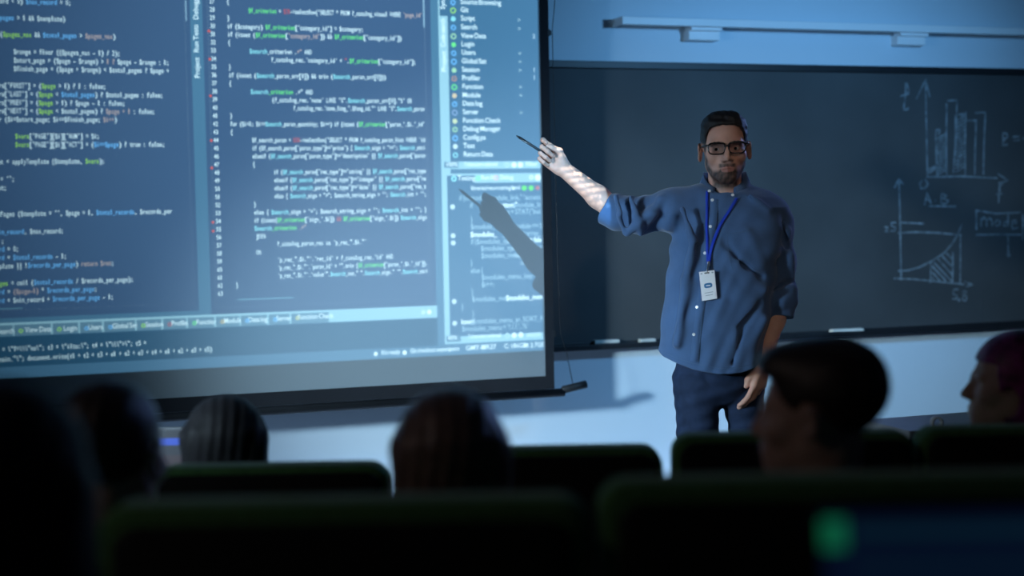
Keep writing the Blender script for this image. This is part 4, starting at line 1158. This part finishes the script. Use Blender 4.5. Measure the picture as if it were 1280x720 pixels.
seat(842, 1146, 549, 538, 3.2, 'green seat in the far row right below the legs of the speaker')
seat(1151, 1450, 538, 531, 3.2, 'green seat in the far row behind the woman with purple hair')
seat(-560, 100, 668, 642, 2.0, 'green high seat back at the left edge in the near row', .022)
seat(117, 738, 642, 618, 2.0, 'broad green seat back in the near row between the left heads and the centre', .026)
seat(748, 1368, 612, 588, 2.0, 'broad green seat back in the near row at the lower right', .026)

def audience(px, top_py, depth, label, yaw, tilt, hair, skin, hair_m, cloth_m, trouser_m, res=.0042, collar_m=None, nod=0.0):
    top = at(px, top_py, depth)
    fz = floor_at(top[1]) ; org = np.array([top[0], top[1], fz])
    rz = -AZ                                               # local y = away from the camera
    root = empty('person', org, rz); tag(root, label, 'person', None)
    hz = top[2] - fz - .124 - (hair.get('top', .0))
    HC_ = V(0, 0, hz)
    a = math.radians(180 + yaw); ca, sa = math.cos(a), math.sin(a)
    t = math.radians(tilt); n_ = math.radians(nod)
    RA = np.array([[ca, -sa, 0], [sa, ca, 0], [0, 0, 1]]) @ np.array([[math.cos(t), 0, -math.sin(t)], [0, 1, 0], [math.sin(t), 0, math.cos(t)]]) @ np.array([[1, 0, 0], [0, math.cos(n_), -math.sin(n_)], [0, math.sin(n_), math.cos(n_)]])
    th = lambda p: (p - HC_) @ RA
    fh = lambda q: np.asarray(q, float) @ RA.T + HC_
    nb = V(0, .0, hz - .19); sh = hz - .245; hip = V(0, .0, max(.565, hz - .70))
    hfield = near(lambda p: head_field(th(p), eyes=False), HC_, .18)
    hands = []
    for sx in (-1, 1):
        W = V(sx * .10, .30, hip[2] + .115)
        hands.append(hand_parts(W, V(-sx * .15, 1, -.1), V(-sx, -.1, .1), V(0, 0, -1), [(8, 16, 10)] * 4, [(.02, .03, .004), (.048, .045, .008), (.075, .055, .012), (.095, .055, .016)], .92))
    hfs = [near(lambda p, H=H: hand_field(p, H), H['c'], H['R']) for H in hands]
    def body_(p):
        f = smin(hfield(p), rc(p, fh((0, .03, -.06)), nb, hair.get('neck', .052), .058), .022)
        f = smin(f, rc(p, nb, hip, .07, .09), .04)
        for sx, hf in zip((-1, 1), hfs):
            f = smin(f, chain(p, [nb, V(sx * .165, 0, sh), V(sx * .20, .05, sh - .27), V(sx * .10, .30, hip[2] + .115)], [.05, .045, .036, .026], .02), .03)
            f = np.minimum(f, smin(f, hf(p), .014))
            f = smin(f, chain(p, [hip + V(sx * .08, 0, 0), V(sx * .11, .37, hip[2] + .0), V(sx * .11, .38, .09)], [.07, .05, .04], .03), .03)
            f = smin(f, rc(p, V(sx * .11, .36, .06), V(sx * .11, .50, .045), .032, .024), .02)
        return f
    ob, v = solid('body', body_, V(-.30, -.20, .0), V(.30, .66, hz + .16), res, skin, root)
    hair['build'](root, th, fh, HC_, hair_m)
    def top_(p):
        f = smax(ell(p, V(0, .0, (sh + hip[2]) / 2 + .02), (.175, .118, (sh - hip[2]) / 2 + .12)), hip[2] - .06 - p[:, 2], .02)
        for sx in (-1, 1):
            f = smin(f, chain(p, [V(0, .0, sh + .035), V(sx * .165, 0, sh - .005), V(sx * .205, .05, sh - .27), V(sx * .125, .25, hip[2] + .125)], [.068, .066, .054, .042], .03), .04)
        f = f + .002 * np.sin(p[:, 2] * 60 + p[:, 0] * 30)
        return smax(f, -rc(p, nb + V(0, 0, .02), nb + V(0, 0, .2), .060, .072), .01)
    solid('sweater', top_, V(-.34, -.22, hip[2] - .12), V(.34, .40, sh + .16), .008, cloth_m, root)
    def legs_(p):
        f = ell(p, hip + V(0, .02, .02), (.16, .12, .11))
        for sx in (-1, 1): f = smin(f, chain(p, [hip + V(sx * .08, 0, 0), V(sx * .11, .37, hip[2]), V(sx * .11, .38, .10)], [.088, .068, .055], .03), .03)
        return smax(f, .05 - p[:, 2], .01)
    solid('trousers', legs_, V(-.30, -.20, .0), V(.30, .60, hip[2] + .16), .010, trouser_m, root)
    for sx in (-1, 1):
        def sh_(p, sx=sx): return smax(rc(p, V(sx * .11, .36, .05), V(sx * .11, .51, .040), .050, .038), .005 - p[:, 2], .004)
        solid('shoe', sh_, V(sx * .11 - .08, .32, 0), V(sx * .11 + .08, .64, .12), .009, M_shoe, root)
    if collar_m:
        def col_(p):
            r = np.hypot(p[:, 0], p[:, 1]); zz = p[:, 2] - nb[2]
            return smax(np.abs(r - .066 - .1 * np.abs(zz)) - .004, np.abs(zz - .005) - .028, .004)
        solid('collar', col_, nb - .1, nb + .1, .0035, collar_m, root)
    return root

def build_hair(kind, **k):
    def b(root, th, fh, HC_, m):
        def f(p):
            q = th(p); x = np.abs(q[:, 0]); y, z = q[:, 1], q[:, 2]
            st = k.get('strand', .0014)
            n = st * np.sin(q[:, 0] * k.get('freq', 26) * 9 + 2.2 * np.sin(z * 18)) * np.clip(y * 20, 0, 1) + st * .8 * noise3(q, 11, 6, 40, 160)
            if kind == 'crop':
                g = ell(q, V(0, .016, .040), (.0800, .1010, .0885))
                g = smin(g, ell(q, V(0, .030, .075), (.070, .085, .060)), .03)
                cut = hairline(q) - z
                return smax(g - n, cut * .8, .006)
            if kind == 'quiff':
                g = ell(q, V(0, .020, .045), (.081, .104, .088))
                g = smin(g, ell(q, V(0, .048, .060), (.077, .076, .072)), .03)
                g = smin(g, ell(q, V(0, -.03, .085), (.066, .075, .042)), .03)
                line_ = np.interp(y, [-.10, -.06, -.045, -.02, .0, .03, .06, .14], [.075, .06, .03, -.005, .028, .020, -.030, -.045])
                return smax(g - n, (line_ - z) * .8, .010)
            if kind == 'long':
                L = k.get('length', .34); wd = k.get('width', .088)
                g = ell(q, V(0, .018, .036), (wd * .97, .108, .093))
                zz = np.clip((.02 - z) / L, 0, 1)
                half = wd * (1 + .10 * zz); dep = .060
                yc = .055 + .01 * zz
                e = (np.sqrt((x / half) ** 2 + ((y - yc) / dep) ** 2) - 1) * dep
                e = smax(e, np.abs(z - (.02 - L / 2)) - L / 2 - .03, .02)
                s2 = (np.sqrt(((x - wd * .80) / .022) ** 2 + ((y - .012) / .060) ** 2) - 1) * .022
                s2 = smax(s2, np.abs(z - (.02 - L * .42)) - L * .42, .02)
                g = smin(smin(g, e, .03), s2, .02)
                face = smax(-(y + .035), -(.062 - x), .01)             # keep the face clear
                opening = smax(smax(y + .030, x - .062, .01), z - .066, .01)
                if k.get('bump'): g = smin(g, ell(q, V(*k['bump']), (.03, .03, .024)), .02)
                return smax(g - n, -opening, .01)
            if kind == 'bob':
                g = ell(q, V(0, .022, .035), (.090, .114, .098))
                e = ell(q, V(0, .040, -.030), (.092, .088, .100)); g = smin(g, e, .03)
                opening = smax(smax(y + .030 + .0 * z, x - .070, .01), z - .050, .01)
                g = smax(g - n, -opening, .010)
                ear = ell(q * V(1, 1, 1), V(0, -.005, -.035), (.12, .026, .045))
                return smax(g, -ear, .01)
        bb = .24; dn = .24 + (k.get('length', 0) if kind == 'long' else 0)
        o, v = solid('hair', f, HC_ - V(bb, bb, dn), HC_ + V(bb, bb, .22), k.get('res', .0042), m, root)
    return b

def skin_plain(name, c): return skin_material(name, c)
M_sk1 = skin_plain('skin_light', (.50, .32, .26)); M_sk2 = skin_plain('skin_tan', (.42, .25, .20))
M_hb = mat('dark_brown_hair', (.035, .024, .020), .42, .45, var=.4, vscale=70, bump=.5, bscale=300)
M_hm = mat('brown_hair', (.16, .10, .08), .38, .5, var=.4, vscale=70, bump=.5, bscale=300)
M_hk = mat('black_glossy_hair', (.012, .011, .013), .6, .25, var=.3, vscale=70, bump=.5, bscale=300)
M_hp = mat('purple_hair', (.20, .02, .13), .4, .5, var=.9, vscale=26, bump=.5, bscale=300)
M_c1 = mat('dark_grey_knit', (.020, .021, .025), .95, .1, var=.1, bump=.5, bscale=300)
M_c2 = mat('charcoal_jacket', (.015, .017, .020), .9, .1, var=.1)
M_c3 = mat('olive_knit', (.022, .026, .018), .95, .1, var=.1, bump=.5, bscale=300)
M_tr = mat('dark_trousers', (.014, .015, .020), .9, .1, var=.1)
M_coll = mat('pale_shirt_collar', (.55, .58, .60), .8, .2, var=.03)
audience(8, 467, 1.62, 'person with big dark hair at the left edge, nearest the camera', 0, 0, dict(build=build_hair('long', length=.26, width=.094), top=.012), M_sk2, M_hk, M_c2, M_tr)
audience(142, 475, 2.45, 'short-haired person in a pale collar, second head from the left', -14, 0, dict(build=build_hair('crop'), top=.012, neck=.05), M_sk1, M_hb, M_c1, M_tr, collar_m=M_coll)
audience(281, 490, 3.55, 'black-haired woman seated below the middle of the projection screen', 6, 0, dict(build=build_hair('long', length=.26, width=.100), top=.010), M_sk2, M_hk, M_c2, M_tr)
audience(561, 477, 2.45, 'woman with straight brown hair seen from behind, centre of the photo', 3, 0, dict(build=build_hair('long', length=.22, width=.096), top=.012), M_sk1, M_hm, M_c1, M_tr)
audience(1018, 414, 2.50, 'man with swept-back dark hair turning left, below the speaker', 62, 0, dict(build=build_hair('quiff'), top=.022, neck=.054), M_sk1, M_hb, M_c3, M_tr, nod=0)
audience(1266, 408, 3.42, 'woman with purple-tinted bob in profile at the right edge', 72, 0, dict(build=build_hair('bob'), top=.014, neck=.046), M_sk1, M_hp, M_c3, M_tr, nod=-3)

# ---- desks, laptops, tape roll
M_desk = mat('pale_laminate', (.50, .52, .52), .5, .35, var=.05, vscale=5)
def desk(c, w, d, h, rz, label, fz=0.0):
    r = empty('desk', (c[0], c[1], fz), rz); tag(r, label, 'desk')
    box('table_top', (-w / 2, -d / 2, h - .028), (w / 2, d / 2, h), M_desk, r, .004)
    box('modesty_panel', (-w / 2 + .04, d / 2 - .06, .25), (w / 2 - .04, d / 2 - .045, h - .03), M_desk, r, .002)
    for sx in (-1, 1):
        for sy in (-1, 1): box('leg', (sx * (w / 2 - .05) - .02, sy * (d / 2 - .05) - .02, 0), (sx * (w / 2 - .05) + .02, sy * (d / 2 - .05) + .02, h - .028), M_leg, r, .003)
    return r
dpt = at(1200, 531.5, 4.35)
desk((dpt[0] + .35, dpt[1] + .10), 1.10, .25, dpt[2] + .24, 0, 'pale desk beyond the purple-haired woman at the right edge', -.24)
tp = at(1171, 529, 4.30); tr_ = empty('tape_roll', (tp[0], tp[1], dpt[2]), -AZ); tag(tr_, 'small white tape roll standing on the pale desk', 'tape roll')
bm = bmesh.new(); n = 28
R1, R2, hh = .0185, .0105, .011
rr = [[bm.verts.new((R * math.cos(2 * math.pi * k / n), s * hh, R1 + R * math.sin(2 * math.pi * k / n))) for k in range(n)] for R, s in ((R1, -1), (R1, 1), (R2, 1), (R2, -1))]
for a in range(4):
    for k in range(n): bm.faces.new([rr[a][k], rr[a][(k + 1) % n], rr[(a + 1) % 4][(k + 1) % n], rr[(a + 1) % 4][k]])
bmesh.ops.recalc_face_normals(bm, faces=bm.faces)
from_bm('tape_ring', bm, mat('white_tape', (.7, .7, .68), .5, .3), tr_, True)
lp = at(212, 622, 3.95); DX = .0
desk((lp[0], lp[1] + .02), .62, .30, lp[2] - .030 + .24, 0, 'pale desk at the stage edge under the projection screen', -.24)

M_alu = mat('dark_aluminium', (.035, .037, .042), .4, .5, metal=.7)
def laptop(center, w, h, rz, lean, base_z, label, disp, marks):
    r = empty('laptop', (center[0], center[1], base_z), rz); tag(r, label, 'laptop')
    box('base', (-w / 2, -.235, 0), (w / 2, 0, .016), M_alu, r, .004)
    box('keyboard', (-w / 2 + .02, -.13, .0162), (w / 2 - .02, -.02, .018), M_dark, r)
    T = Matrix.Translation((0, .0, .016)) @ Matrix.Rotation(-lean, 4, 'X')
    bm = bmesh.new(); bm_box(bm, (-w / 2, 0, 0), (w / 2, .007, h), T); lid = from_bm('lid', bm, M_alu, r, False, .002)
    bm = bmesh.new(); bm_box(bm, (-w / 2 + .008, -.0012, .012), (w / 2 - .008, -.0002, h - .008), T); scr = from_bm('display', bm, disp, lid)
    for (x0, z0, x1, z1, m) in marks:
        bm = bmesh.new(); bm_box(bm, (x0, -.0020, z0), (x1, -.0013, z1), T); from_bm('screen_block', bm, m, scr)
    return r
def glow(name, c, s): return mat(name, (.01, .01, .012), .3, .4, emit=c, estr=s)
g_navy = glow('navy_display', (.05, .16, .60), .022); g_green = glow('green_screen_block', (.02, .55, .25), .16); g_blue = glow('blue_screen_block', (.02, .10, .9), .6); g_teal = glow('teal_screen_block', (.05, .30, .55), .035)
c = at(1290, 650, 1.28)
laptop((c[0], c[1]), .375, .235, -AZ, math.radians(12), c[2] - .24, 'open laptop with a dark blue screen at the bottom right corner', g_navy,
       [(-.180, .195, -.158, .222, g_green), (-.150, .204, .16, .216, g_teal), (-.150, .175, .04, .181, g_teal), (-.150, .150, .10, .156, g_teal), (-.150, .125, -.02, .131, g_teal)])
desk((c[0] + .02, c[1] - .10), 1.0, .42, c[2] - .24 - floor_at(c[1]), -AZ, 'narrow pale desk carrying the open laptop at the bottom right', floor_at(c[1]))
laptop((lp[0] + .02, lp[1] + .06), .30, .20, -AZ, math.radians(10), lp[2] - .030, 'open laptop with a bright blue bar on its screen, beyond the left heads', glow('black_display', (.02, .04, .2), .05),
       [(-.06, .148, .06, .168, g_blue), (-.06, .09, .06, .12, glow('red_screen_block', (.5, .08, .15), .035))])
